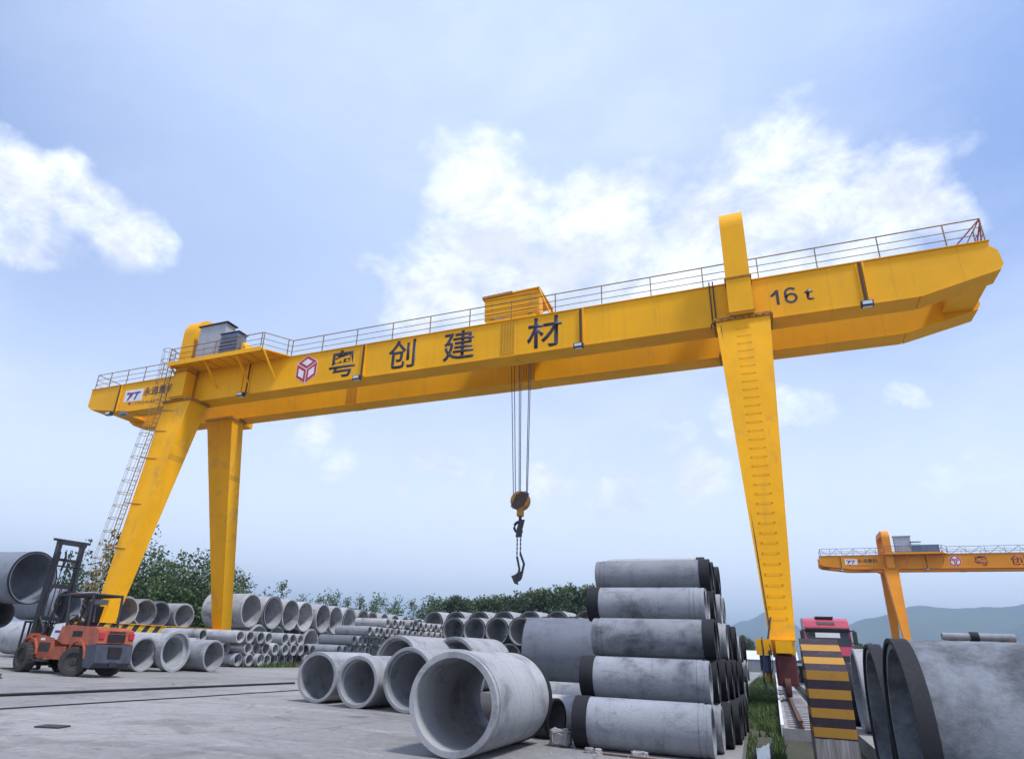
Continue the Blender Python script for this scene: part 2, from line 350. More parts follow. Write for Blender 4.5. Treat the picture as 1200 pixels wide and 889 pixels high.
flat('yard_pavement',[(-90,-60),(-.82,-60),(-.83,-19.3),(-1.05,-10.2),(-1.75,-10.0),(-1.9,70),(-90,70)],0,'yard',-.30)
flat('side_pavement',[(.88,-60),(60,-60),(60,70),(.98,70),(.85,-12)],0,'yard',-.30)
# puddles
def water_mat():
    m,nt,b=new_mat('puddle_water'); g=G(nt); b.inputs['Base Color'].default_value=(.03,.035,.035,1); b.inputs['Roughness'].default_value=.03
    b.inputs['Specular IOR Level'].default_value=.8; g.bump(g.noise(tc(g),14,2,.5),b,.04,.01); return m
MT['water']=water_mat()
def puddle(cx,cy,rx,ry,seed):
    rnd=random.Random(seed); n=28; ph=[rnd.uniform(0,6.28) for _ in range(4)]
    p=[]
    for k in range(n):
        a=2*PI*k/n; r=1+.22*math.sin(2*a+ph[0])+.16*math.sin(3*a+ph[1])+.1*math.sin(5*a+ph[2])+.06*math.sin(9*a+ph[3])
        p.append((cx+rx*r*math.cos(a),cy+ry*r*math.sin(a)))
    o=flat('puddle',p,-.245,'water'); return o
for a in [(-.62,-16.6,.16,2.3,1),(-.55,-20.3,.18,1.3,5),(-1.15,-1.0,.5,2.4,2),(-1.0,5.5,.45,2.2,3),(-.8,13,.6,3,4)]: puddle(*a)
# grass in the strip
def grass_mat():
    m,nt,b=new_mat('grass_blades'); g=G(nt); v=tc(g); n=g.noise(v,1.5,4,.6)
    g.l(g.mix(g.rng(n,.3,.7),(.035,.075,.015),(.10,.14,.035)),b.inputs['Base Color']); b.inputs['Roughness'].default_value=.7; return m
MT['grass']=grass_mat()
def grass(name,regions,seed,h0=.06,h1=.2):
    rnd=random.Random(seed); m=MB()
    for (x0,x1,y0,y1,z,n,k) in regions:
        for _ in range(n):
            x=rnd.uniform(x0,x1); y=rnd.uniform(y0,y1)
            if math.sin(x*3.1+y*.9)+math.sin(y*1.7+1)+rnd.uniform(-1,1)<-.6: continue
            a=rnd.uniform(0,PI); h=rnd.uniform(h0,h1)*k; wd=.008+.012*rnd.random(); wd*=k; dx,dy=math.cos(a)*wd,math.sin(a)*wd; lx,ly=rnd.uniform(-.5,.5)*h,rnd.uniform(-.5,.5)*h
            m.add([(x-dx,y-dy,z),(x+dx,y+dy,z),(x+lx,y+ly,z+h)],[(0,1,2)])
    o=m.build(name,'grass'); o['kind']='stuff'; tag(o,'short green grass and weeds along the rail trench','grass'); return o
grass('grass',[(-1.0,-.34,-13.5,-10,-.26,4500,1.),(-.5,-.34,-22,-13.5,-.26,2500,.8),(-1.0,-.8,-22,-13.5,-.26,900,.6),(-1.75,-.34,-10,4,-.26,15000,1.),(-2.2,-.4,4,40,-.26,14000,1.6)],3)
wd=grass('weeds',[(-23.7,-23.3,-1.6,1.4,0,420,1.7),(-24.2,-23.3,-3.0,9,0,500,1.2)],9); wd['label']='weeds sprouting at the foot of the low pipe stacks'; wd['category']='weeds'
# crane rail on its footing (right hand track)
t=thing('crane_rail',(0,-13.6,0),0,'rusty crane rail on a pale edged concrete footing beside the grass','rail')
MB().box(-.34,.5,0,90,-.30,-.06).build('footing','concrete_raw',t)
m=MB(); m.box(-.36,-.30,0.002,90,-.30,.0); m.build('edge_kerb','white_paint',t)
for i in range(24): MB().box(-.22,.42,.25+i*.55,.47+i*.55,-.058,-.03).build('sleeper','concrete_raw',t)
m=MB(); m.box(-.05,.05,.02,90,-.058,-.02); m.box(-.02,.02,.02,90,-.02,.05); m.box(-.04,.04,.02,90,.05,.09); m.build('rail','rust',t)
# end stop pillar
t=thing('buffer_pillar',(.30,-18,-.28),0,'concrete rail end stop pillar painted in black and yellow bands','pillar')
MT['pillar']=None
def pillar_mat():
    m,nt,b=new_mat('banded_pillar'); g=G(nt); v=tc(g); sx=g.n('ShaderNodeSeparateXYZ'); g.l(v,sx.inputs[0]); z=sx.outputs[2]
    up=g.m('MULTIPLY',g.m('SUBTRACT',z,1.30),1/.176); dn=g.m('MULTIPLY',g.m('SUBTRACT',z,1.30),1/.234)
    tt=g.m('ADD',g.m('MAXIMUM',up,0.),g.m('MINIMUM',dn,0.)); fr=g.m('FRACT',g.m('ADD',tt,10.)); s=g.m('GREATER_THAN',fr,.5)
    n=g.noise(v,7,6,.7); n2=g.noise(g.map(v,(26,26,1.2)),1.,4,.7)
    ye=g.mix(g.m('MULTIPLY',g.rng(n,.5,.75),.5),(.40,.20,.022),(.20,.10,.04)); bk=g.mix(g.m('MULTIPLY',g.rng(n,.5,.75),.5),(.022,.012,.022),(.09,.08,.10))
    c=g.mix(s,bk,ye)
    raw=g.mix(g.rng(n2,.35,.7),(.17,.155,.15),(.36,.34,.34))
    wob=g.m('ADD',z,g.m('MULTIPLY',g.m('SUBTRACT',g.noise(v,9,3,.6),.5),.03))
    c=g.mix(g.m('LESS_THAN',wob,.46),c,raw)
    g.l(c,b.inputs['Base Color']); b.inputs['Roughness'].default_value=.7; g.bump(g.m('ADD',n,n2),b,.25,.01); return m
MT['pillar']=pillar_mat()
m=MB(); m.prism([(0,0),(1.15,0),(1.15,1.74),(.95,1.74),(0,1.30)],-.255,.255,'x'); m.build('pillar_body','pillar',t)
# ------------------------------------------------------------------ gantry crane
ZB,ZT=15.65,17.73
def leg_mesh(xc,top,bot,wt=1.13,wb=.41,zt=15.42,zb=1.86):
    m=MB()
    m.hexa([(xc-wb,bot[0],zb),(xc+wb,bot[0],zb),(xc+wb,bot[1],zb),(xc-wb,bot[1],zb)],[(xc-wt,top[0],zt),(xc+wt,top[0],zt),(xc+wt,top[1],zt),(xc-wt,top[1],zt)])
    return m
def floodlight(cr,x,arm=True):
    o=MB().box(x-.13,x-.05,-.05,-.002,15.75,17.7).box(x+.12,x+.2,-.09,-.002,15.7,17.7).build('lamp_bracket','yellow',cr)
    m=MB(); m.box(x-.02,x+.07,-.10,-.055,15.62,17.70); m.tube([(x+.02,-.08,15.7),(x+.02,-.25,15.55)],.03); m.build('conduit','rust',o)
    f=MB(); f.bbox(x-.26,x+.22,-.50,-.24,15.34,15.60,.03); f=f.build('floodlight','dark',o)
    MB().box(x-.2,x+.16,-.44,-.28,15.325,15.339).box(x-.2,x+.16,-.515,-.502,15.40,15.55).build('lens','lens',f)
def make_crane(name,loc,label,group,far=False):
    Y_='yellow_far' if far else 'yellow'; YL='yellow_far' if far else 'yellow_leg'
    LET='letter_red' if far else 'letter'
    cr=thing(name,loc,0,label,'gantry crane',group)
    prof=[(-43.72,ZT),(-43.75,16.45),(-43.3,16.2),(-39.3,ZB),(6.97,ZB),(9.86,16.37),(10.0,16.6),(9.93,17.25),(9.7,17.5),(9.7,ZT)]
    for y0,nm in ((0,'front'),(3.5,'rear')):
        gd=MB().prism(prof,y0,y0+1.12).build('girder',Y_,cr,'front box girder with the painted lettering' if nm=='front' else 'plain rear box girder')
        m=MB(); m.box(-43.76,9.74,y0-.07,y0+1.19,ZT+.003,ZT+.04); m.box(-39.2,6.9,y0-.035,y0+1.155,ZB-.03,ZB-.003)
        # stepped lower flange on the tapered ends
        for (xa,za,xb,zb_) in ((-43.3,16.2,-39.3,ZB),(6.97,ZB,9.86,16.37)):
            m.hexa([(xa,y0-.035,za-.033),(xb,y0-.035,zb_-.033),(xb,y0+1.155,zb_-.033),(xa,y0+1.155,za-.033)],[(xa,y0-.035,za-.003),(xb,y0-.035,zb_-.003),(xb,y0+1.155,zb_-.003),(xa,y0+1.155,za-.003)])
        m.build('flange',Y_,gd)
        # bolted splice
        for xs in ((-11.55,) if nm=='front' else (-11.55,-23.6)):
            p=MB().box(xs-.40,xs+.40,y0-.022,y0-.004,ZB+.06,ZT-.06).box(xs-.42,xs+.42,y0-.02,y0+1.14,ZB-.06,ZB-.033).build('splice_plate',YL,gd)
            if not far:
                b=MB()
                for i in range(5):
                    for k in range(13):
                        x=xs-.32+i*.16; z=ZB+.16+k*.147; b.box(x-.035,x+.035,y0-.05,y0-.0225,z-.035,z+.035)
                b.build('bolts','rust_yellow',p)
        # seam ribs
        m=MB()
        for xr in ((-29.55,) if nm=='front' else ()): m.box(xr-.03,xr+.03,y0-.10,y0-.002,ZB+.05,ZT-.02)
        if m.v: m.build('rib',Y_,gd)
        rl=MB().box(-43.5,9.6,y0+.5,y0+.56,ZT+.043,ZT+.14).build('trolley_rail','rust',gd)
    # end ties between the girders
    for xa in (-43.2,8.6):
        m=MB(); m.box(xa,xa+.75,1.125,3.495,16.45,17.35); m.box(xa-.12,xa+.87,1.125,3.495,17.355,17.42) ; m.box(xa-.12,xa+1.1,1.125,3.495,16.38,16.445)
        m.build('end_tie',Y_,cr)
    # legs
    for xc in (0.,-34.):
        near=leg_mesh(xc,(-.77,.62),(-2.72,-1.92) if not far else (-4.2,-3.5),*(() if not far else (.95,.28))).build('leg',YL,cr)
        m=MB(); m.box(xc-1.25,xc+1.25,-.86,.78,15.423,15.50); m.box(xc-1.2,xc+1.2,-.8,.72,15.503,15.612)
        m.build('top_flange','rust_yellow' if not far else Y_,near)
        b=MB()
        for k in range(9): b.box(xc-1.2+k*.29,xc-1.13+k*.29,-.885,-.862,15.44,15.49)
        b.build('bolts','rust',near)
        farl=leg_mesh(xc,(2.92,4.0),(6.05,6.92) if not far else (7.8,8.5),*(() if not far else (.95,.28))).build('leg',YL,cr)
        m=MB(); m.box(xc-1.25,xc+1.25,2.8,4.2,15.423,15.50); m.box(xc-1.2,xc+1.2,2.86,4.1,15.503,15.612); m.build('top_flange','rust_yellow' if not far else Y_,farl)
        # step irons up the outer face of the near leg
        if xc==0.:
            for k in range(33):
                b=MB()
                z=2.6+k*.385; f_=(z-1.86)/(15.42-1.86); y=-2.72+f_*(1.97)-.004; cx=-.02+.0*f_
                for sx in (-.27,.27): b.box(cx+sx-.022,cx+sx+.022,y-.03,y,z-.02,z+.02)
                b.box(cx-.27,cx+.27,y-.034,y-.024,z-.004,z+.004)
                b.build('step_iron',YL,near)
            MB().tube([(-.93,-.80,15.2),(-.80,-1.25,11.6),(-.36,-2.70,2.2)],.018,5).build('conduit','dark',near)
        # hoop / saddle frame
        hw=.52; z0,z1=15.60,21.55; ya,yb=-.98,5.55; r=1.25; th=.78
        out=[(ya,z0)]; n=10
        for k in range(n+1): a=PI-PI/2*k/n; out.append((ya+r+r*math.cos(a),z1-r+r*math.sin(a)))
        for k in range(n+1): a=PI/2-PI/2*k/n; out.append((yb-r+r*math.cos(a),z1-r+r*math.sin(a)))
        out.append((yb,z0))
        inn=[(yb-th,z0)]; r2=r-th*.75
        for k in range(n+1): a=PI/2*k/n; inn.append((yb-th-r2+r2*math.cos(a),z1-th-r2+r2*math.sin(a)))
        for k in range(n+1): a=PI/2+PI/2*k/n; inn.append((ya+th+r2+r2*math.cos(a),z1-th-r2+r2*math.sin(a)))
        inn.append((ya+th,z0)); inn=inn[::-1]   # ordered like out
        m=MB(); N=len(out); xs=(xc-hw,xc+hw)
        vs=[(xs[0],y,z) for y,z in out]+[(xs[1],y,z) for y,z in out]+[(xs[0],y,z) for y,z in inn]+[(xs[1],y,z) for y,z in inn]
        fs=[]
        for i in range(N-1):
            fs+=[(i,i+1,N+i+1,N+i),(2*N+i,2*N+i+1,3*N+i+1,3*N+i),(i,i+1,2*N+i+1,2*N+i),(N+i,N+i+1,3*N+i+1,3*N+i)]
        fs+=[(0,N,3*N,2*N),(N-1,2*N-1,4*N-1,3*N-1)]
        m.add(vs,fs); hp=m.build('saddle_frame',Y_,cr)
        for bx in ((xc-hw-.06,xc+hw+.06,ya-.06,ya+th+.05,17.42,17.50),(xc-hw-.05,xc+hw+.05,ya-.05,ya-.003,15.66,15.70)):
            MB().box(*bx).build('joint_flange','rust_yellow' if not far else Y_,hp)
        # bottom beam, drive units and wheels
        MTb='hazard' if not far else Y_
        sb=MB().box(xc-.36,xc+.36,-3.1,7.3,1.38,1.84).build('bottom_beam',MTb,cr)
        MB().box(xc-.42,xc+.42,-3.15,7.35,1.842,1.875).build('flange',YL,sb)
        for ye,sg in ((-3.1,-1),(7.3,1)):
            MB().box(xc-.25,xc+.25,min(ye,ye+sg*.9),max(ye,ye+sg*.9),1.42,1.80).build('beam_end',YL,cr)
            wy=ye-sg*.1
            bg_=MB().bbox(xc-.30,xc+.34,wy-.62,wy+.62,.42,1.37,.05).build('wheel_housing','red_box' if not far else Y_,cr)
            for wx in (wy-.4,wy+.4):
                MB().lathe([(-.09,.33),(.09,.33),(.09,.30),(.06,.08),(-.06,.08),(-.09,.30)],'x',20,(xc,wx,.42)).build('wheel','rust',bg_)
            MB().tube([(xc+.345,wy,.8),(xc+.39,wy,.8)],.13,12).build('axle_cover','dark',bg_)
            if sg<0:
                MB().box(xc-.86,xc-.365,wy-.5,wy+.1,1.36,1.86).build('junction_box',YL,cr)
                mo=MB().tube([(xc-.62,wy-.25,1.35),(xc-.62,wy-.25,.86)],.17,14).tube([(xc-.62,wy-.25,.86),(xc-.62,wy-.25,.80)],.13,12).build('drive_motor','blue_motor',cr)
                MB().box(xc-.65,xc-.45,wy-.1,wy+.15,.55,1.35).build('gearbox',YL,mo)
    if not far:
        # hanging cables at the right hand drive unit
        m=MB(); rnd=random.Random(4)
        for k in range(5):
            x=-.62+rnd.uniform(-.1,.22); y=-3.9+rnd.uniform(-.15,.15)
            pts=[(x,y+.15,1.9-.1*k),(x+.02,y,1.5),(x+rnd.uniform(-.06,.06),y-.12,1.0),(x-.05,y-.2,.5+.08*k),(x+.02,y-.3,.28),(x+.12,y-.4,.18),(x+.28,y-.45,.22)]
            m.tube(pts,.017,5)
        m.tube([(-.30,-2.75,2.6),(-.45,-3.2,1.9),(-.46,-3.7,1.2),(-.5,-3.9,.5)],.03,6); m.build('hanging_cables','black',cr)
    # lamps with their cable channels
    for x in (-40.75,-29.1,-20.6,-7.6,4.95):
        if far and x>-25: continue
        floodlight(cr,x)
    if not far:
        m=MB()
        for dx in (-1.28,-1.12): m.tube([(dx,-.05,ZT+.25),(dx,-.06,ZT),(dx-.0,-.06,15.75),(dx-.06,-.55,15.45),(dx-.05,-.85,15.1)],.03,6)
        m.build('conduit','dark',cr)
    # maintenance platform and cabinets
    pl=MB().prism([(-34.65,-1.55),(-27.0,-1.55),(-26.0,-.02),(-34.65,-.02)],ZT+.045,ZT+.11,'z').build('platform',Y_,cr)
    MB().box(-34.65,-27.0,-1.6,-1.552,ZT-.08,ZT+.2).build('toe_board',Y_,pl)
    for xb in (-34.5,-31.6,-29.0,-26.9):
        m=MB(); m.hexa([(xb-.04,-1.5,ZT-.05),(xb+.04,-1.5,ZT-.05),(xb+.04,-.005,ZT-.05),(xb-.04,-.005,ZT-.05)],[(xb-.04,-1.5,ZT+.04),(xb+.04,-1.5,ZT+.04),(xb+.04,-.005,ZT+.04),(xb-.04,-.005,ZT+.04)])
        m.hexa([(xb-.04,-.09,16.35),(xb+.04,-.09,16.35),(xb+.04,-.005,16.35),(xb-.04,-.005,16.35)],[(xb-.04,-1.45,ZT-.06),(xb+.04,-1.45,ZT-.06),(xb+.04,-1.28,ZT-.06),(xb-.04,-1.28,ZT-.06)])
        m.build('bracket',Y_,pl)
    for xj in (-33.4,-32.2,-30.6,-29.8,-28.2): MB().box(xj-.02,xj+.02,-1.5,-.01,ZT-.02,ZT+.04).build('joist',Y_,pl)
    cb=MB().bbox(-33.0,-30.75,-1.05,-.25,ZT+.2,20.45,.02).build('control_cabinet','grey_box',cr)
    MB().box(-33.1,-30.6,-1.15,-.18,20.455,20.52).build('cabinet_roof','dark' if not far else 'grey_box',cb)
    for k in range(3): MB().box(-32.9+k*.72,-32.26+k*.72,-1.075,-1.053,ZT+.35,19.0).build('door','grey_box',cb)
    MB().box(-33.3,-29.4,-1.1,-.2,ZT+.112,ZT+.19).build('cabinet_frame','dark',cb)
    rb=MB().bbox(-30.9,-29.5,-1.12,-.4,ZT+.3,19.55,.02) if not far else MB().bbox(-30.7,-27.2,-1.12,-.4,ZT+.2,19.1,.02)
    rb=rb.build('resistor_box','blue_box',cr)
    m=MB()
    for k in range(5): m.box(-30.93,-29.47,-1.15,-1.122,ZT+.45+k*.25,ZT+.5+k*.25)
    m.box(-31.0,-29.4,-1.2,-.35,19.555,19.60); m.build('louvres','blue_box' if far else 'dark',rb)
    MB().hexa([(-29.3,-.9,ZT+.115),(-28.6,-.9,ZT+.115),(-28.6,-.2,ZT+.115),(-29.3,-.2,ZT+.115)],[(-29.3,-.9,18.9),(-29.2,-.9,18.9),(-29.2,-.2,18.9),(-29.3,-.2,18.9)]).build('cable_guard',Y_,cr)
    # railings
    rm='rail' if not far else 'rail_far'
    H=1.1
    path=[(-43.5,1.0),(-43.5,.03),(-34.65,.03),(-34.65,-1.52),(-27.0,-1.52),(-26.0,.03),(9.62,.03),(9.62,1.0)]
    rg=MB()
    for hh,rr_ in ((H,.028),(H*.63,.018),(H*.3,.018)):
        zz=ZT+.06+hh
        for a,b in zip(path,path[1:]):
            rg.tube([(a[0],a[1],zz),(b[0],b[1],zz)],rr_ if not far else rr_*1.3,6)
    rail=rg.build('railing',rm,cr)
    ps=[(-43.5,1.0),(-43.5,.03),(-42.1,.03),(-40.4,.03),(-38.7,.03),(-37.0,.03),(-35.6,.03)]
    ps+=[(-34.65,-1.52),(-32.7,-1.52),(-30.8,-1.52),(-28.9,-1.52),(-27.1,-1.52),(-26.95,-1.5),(-26.15,-.2),(-26.0,.03)]
    ps+=[(-23.69+2.46*k,.03) for k in range(14)]+[(9.62,.03),(9.62,1.0)]
    for x,y in ps:
        MB().box(x-.022,x+.022,y-.022,y+.022,ZT+.045,ZT+.06+H).build('post',rm,rail)
    if far:
        m=MB(); x=-43.5
        while x<9:
            m.tube([(x,.03,ZT+1.1),(x+.5,.03,ZT+.6),(x+1.2,.03,ZT+.1)],.03,5); m.tube([(x+2.4,.03,ZT+1.1),(x+1.9,.03,ZT+.6),(x+1.2,.03,ZT+.1)],.03,5); x+=2.4
        m.build('railing_brace',rm,rail)
    else:
        m=MB(); 
        for a,b in (((9.62,.5,ZT+.05),(9.62,0.05,ZT+1.1)),((9.62,1.6,ZT+.05),(9.6,.1,ZT+.9)),((8.6,.05,ZT+.05),(9.6,.03,ZT+1.12))): m.tube([a,b],.03,6)
        m.build('railing_brace','rail_red',rail)
    # railing along the rear girder
    m=MB()
    for hh in (H,H*.6,H*.3): m.tube([(-43.5,4.55,ZT+.06+hh),(9.6,4.55,ZT+.06+hh)],.022,6)
    for a in ((-43.5,),(9.6,)):
        m.tube([(a[0],1.0,ZT+.06+H),(a[0],4.55,ZT+.06+H)],.025,6)
    rr2=m.build('railing',rm,cr)
    for k in range(22): 
        x=-43.4+k*2.52; MB().box(x-.02,x+.02,4.53,4.57,ZT+.045,ZT+.06+H).build('post',rm,rr2)
    # caged ladder on the left leg
    if not far:
        A=Vector((-34.85,-.95,15.2)); B=Vector((-34.85,-2.55,2.0)); A2=Vector((-35.3,-.55,15.2)); 
        top=Vector((-35.0,-1.05,18.95)); mid=Vector((-35.0,-1.05,15.3)); bot=Vector((-34.72,-2.95,2.0))
        ld_=MB()
        for sx in (-.22,.22):
            ld_.tube([top+Vector((sx,0,0)),mid+Vector((sx,0,0)),bot+Vector((sx,0,0))],.03,6)
        n=int((mid-bot).length/.3)
        for k in range(n):
            p=bot.lerp(mid,(k+.5)/n); ld_.tube([p-Vector((.22,0,0)),p+Vector((.22,0,0))],.016,5)
        for k in range(12):
            p=mid.lerp(top,(k+.5)/12); ld_.tube([p-Vector((.22,0,0)),p+Vector((.22,0,0))],.016,5)
        lad=ld_.build('ladder',rm,cr)
        cg=MB()
        def ring(p,r=.42):
            pts=[p+Vector((-r*.55,0,0))]+[p+Vector((r*math.cos(a),-.30-r*math.sin(a)*.9,0)) for a in [PI-PI*k/8 for k in range(9)]]+[p+Vector((r*.55,0,0))]
            cg.tube(pts,.018,5)
        for k in range(17): ring(bot.lerp(mid,.07+.93*k/16))
        for k in range(5): ring(mid.lerp(top,.15+.85*k/4))
        for a in (-.42,-.3,0,.3,.42):
            o_=Vector((a,-.30-.38*math.sqrt(max(0,1-(a/.42)**2)),0)); cg.tube([bot.lerp(mid,.07)+o_,mid+o_,top+o_],.012,4)
        cg.build('ladder_cage',rm,lad)
        st=MB()
        for k in (0.08,.3,.5,.72,.86,.97):
            p=bot.lerp(mid,k); f_=(p.z-1.86)/(15.42-1.86); yl=-2.72+f_*1.97
            st.tube([(p.x-.22,p.y,p.z),(p.x+.1,yl-.02,p.z-.02),(p.x+.95,yl-.03,p.z-.12)],.035,6)
        st.build('ladder_stays','rust_yellow',lad)
        # hinged hook plate at the very left, slanted cable channel
        MB().box(-39.9,-39.4,-.3,-.02,15.35,15.52).build('cable_clamp','blue_box',cr)
    # trolley on top of the girders
    if not far:
        tr=MB().box(-13.0,-10.2,.35,4.15,ZT+.2,ZT+.42).build('trolley_frame',YL,cr)
        MB().prism([(-13.35,18.5),(-12.9,18.15),(-10.5,18.15),(-10.15,18.55),(-10.2,20.02),(-13.4,19.9)],.95,1.75).build('hoist_cover',YL,tr)
        MB().prism([(-13.52,19.91),(-11.7,19.975),(-11.7,20.12),(-13.52,20.06)],.85,3.5).build('cover_lid',MT['rust_yellow'],tr)
        m=MB(); 
        for k in range(5): z=18.55+k*.30; m.box(-13.4,-10.2,.925,.948,z,z+.035)
        m.build('cover_ribs','rust_yellow',tr)
        MB().prism([(-11.69,19.977),(-10.1,20.03),(-10.1,20.09),(-11.69,20.04)],.85,3.5).build('roof_strip',YL,tr)
        for pa,pb in (((-10.15,.95,20.02),(-9.35,.95,ZT+.2)),((-10.15,3.4,20.02),(-9.35,3.4,ZT+.2)),((-10.12,.95,20.02),(-10.12,3.4,20.02)),((-10.15,3.4,20.),(-10.3,3.4,18.2)),((-13.3,3.4,20.),(-13.2,3.4,18.2))):
            MB().tube([pa,pb],.06,6).build('side_frame',YL,tr)
        MB().box(-12.6,-11.9,.55,.94,ZT+.3,ZT+.62).build('hoist_motor','blue_box',tr)
        for x in (-12.7,-10.5):
            for y in (.53,4.03): MB().lathe([(-.05,.22),(.05,.22),(.05,.06),(-.05,.06)],'y',16,(x,y,ZT+.36)).build('trolley_wheel','dark',tr)
        for x in (-12.23,-12.05,-11.73,-11.62,-11.1,-11.0):
            xb=-11.5+(x+11.6)*.62
            MB().tube([(x,2.25,ZT+.3),(xb,2.25,8.6)],.022,6).build('hoist_rope','rope',cr)
        hb=MB().lathe([(-.2,.02),(-.2,.42),(-.15,.5),(.15,.5),(.2,.42),(.2,.02)],'y',26,(-11.5,2.25,8.42)).build('hook_block','rust_yellow',cr)
        m=MB()
        for k in range(6):
            a=-.3+k*.12; h=math.sqrt(max(.01,.2-a*a)); m.hexa([(-11.5+a-h*.5,2.03,8.42-h),(-11.5+a-h*.5+.09,2.03,8.42-h),(-11.5+a-h*.5+.09,2.046,8.42-h),(-11.5+a-h*.5,2.046,8.42-h)],[(-11.5+a+h*.5,2.03,8.42+h),(-11.5+a+h*.5+.09,2.03,8.42+h),(-11.5+a+h*.5+.09,2.046,8.42+h),(-11.5+a+h*.5,2.046,8.42+h)])
        m.build('block_stripes','dark',hb)
        MB().bbox(-11.65,-11.35,2.1,2.4,7.62,8.0,.03).build('swivel','rust_yellow',hb)
        pts=[(-11.5,2.25,7.62),(-11.5,2.25,7.40)]+[(-11.5-.05+.26*math.cos(a),2.25,7.08+.27*math.sin(a)) for a in [PI*.5+PI*1.25*k/10 for k in range(11)]]
        MB().tube(pts,.085,8,.06).build('hook','dark',hb)
    # painted lettering
    yf=-.004
    if not far:
        for ch,x0,x1 in (('粤',-22.98,-21.1),('创',-18.9,-17.1),('建',-15.4,-13.45),('材',-10.5,-8.55)):
            text_mesh(ch,1.78,LET,'painted_character',cr,((x0+x1)/2,yf,16.74),(PI/2,0,0),.005,x1-x0-.05,bold=.012)
        poly_plate('painted_character',[[(1.52,16.26),(1.64,16.26),(1.64,17.02),(1.54,17.02),(1.40,16.88),(1.30,16.80),(1.30,16.69),(1.42,16.73),(1.52,16.80)]],LET,cr,yf)
        cx6,cz6,r6=2.13,16.50,.215; path=[(cx6+.22*math.cos(a)+.0,cz6+.27+.23*math.sin(a)) for a in [R(35+145*k/9) for k in range(10)]]
        path+=[(cx6+r6*math.cos(a),cz6+r6*.98*math.sin(a)) for a in [PI+2*PI*k/20*.97 for k in range(1,21)]]
        m=MB(); hw=.052; q=[]
        for k,(px_,pz_) in enumerate(path):
            a_=path[max(k-1,0)]; b_=path[min(k+1,len(path)-1)]; tx,tz=b_[0]-a_[0],b_[1]-a_[1]; l_=math.hypot(tx,tz); nx,nz=-tz/l_*hw,tx/l_*hw
            q+=[(px_+nx,yf-.006,pz_+nz),(px_-nx,yf-.006,pz_-nz)]
        m.add(q,[(2*k,2*k+1,2*k+3,2*k+2) for k in range(len(path)-1)]); m.build('painted_character',LET,cr)
        text_mesh('t',.60,LET,'painted_character',cr,(2.86,yf,16.56),(PI/2,0,0),.005,.36,bold=.012)
    else:
        for ch,x0,x1 in (('粤',-22.98,-21.1),('创',-18.5,-16.6),('建',-12.4,-10.45),('材',-6.5,-4.55)):
            text_mesh(ch,1.5,LET,'painted_character',cr,((x0+x1)/2,yf,16.74),(PI/2,0,0),.005,x1-x0-.05,bold=.012)
    # cube emblem: red hexagon of three white-filled faces
    cx,cz,r=-24.62,16.72,.93
    if far: cx=-25.3
    hexp=[(cx+r*.94*math.cos(a),cz+r*math.sin(a)) for a in [PI/2+k*PI/3 for k in range(6)]]
    em=poly_plate('emblem',[hexp],'white_paint',cr,yf)
    reds=[];whites=[]
    for k in range(3):
        a0,a1,a2=[hexp[(2*k+i-1)%6] for i in range(3)]
        q=[a0,a1,a2,(cx,cz)]; mx=sum(p[0] for p in q)/4; mz=sum(p[1] for p in q)/4
        reds.append([(mx+(p[0]-mx)*.92,mz+(p[1]-mz)*.92) for p in q]); whites.append([(mx+(p[0]-mx)*.52,mz+(p[1]-mz)*.52) for p in q])
    poly_plate('emblem_frame',reds,'logo_red',em,yf-.007); poly_plate('emblem_panel',whites,'white_paint',em,yf-.0145)
    # maker's sign
    x0,x1,z0,z1=-40.15,-38.4,16.33,17.22
    sg=poly_plate('maker_panel',[[(x0,z0+.05),(x1,z0),(x1,z1-.02),(x0,z1+.02)]],'white_paint',cr,yf)
    def sl(xa,xb,za,zb_,k=.35): return [(xa,za),(xb,za),(xb+k*(zb_-za),zb_),(xa+k*(zb_-za),zb_)]
    poly_plate('maker_mark',[sl(x0+.22,x0+.85,16.90,17.03),sl(x0+.30,x0+.47,16.45,16.90,.5)],'logo_blue',sg,yf-.007)
    poly_plate('maker_mark',[sl(x0+.55,x0+.68,16.66,16.89,.6),sl(x0+.2,x0+.36,16.92,17.08,.2)],'logo_red',sg,yf-.0145)
    poly_plate('maker_mark',[sl(x0+.88,x0+1.5,16.90,17.03),sl(x0+.95,x0+1.12,16.45,16.90,.45)],'logo_blue',sg,yf-.007)
    text_mesh('永通重机',.62,'letter','maker_name',cr,(-36.95,yf,16.93),(PI/2,0,0),.005,2.75,bold=.02)
    text_mesh('17703466671',.22,'letter_red','phone_number',cr,(-37.9,yf,16.15),(PI/2,0,0),.005,2.5)
    poly_plate('phone_mark',[[(-39.62,16.12),(-39.35,16.10),(-39.35,16.30),(-39.62,16.32)]],'logo_red',cr,yf)
    return cr
make_crane('gantry_crane',(0,0,0),'huge yellow gantry crane spanning the yard, black lettering along its front girder','gantry cranes')
make_crane('gantry_crane',(52.0,91.2,0),'distant yellow gantry crane with red lettering, seen low at the right','gantry cranes',far=True)
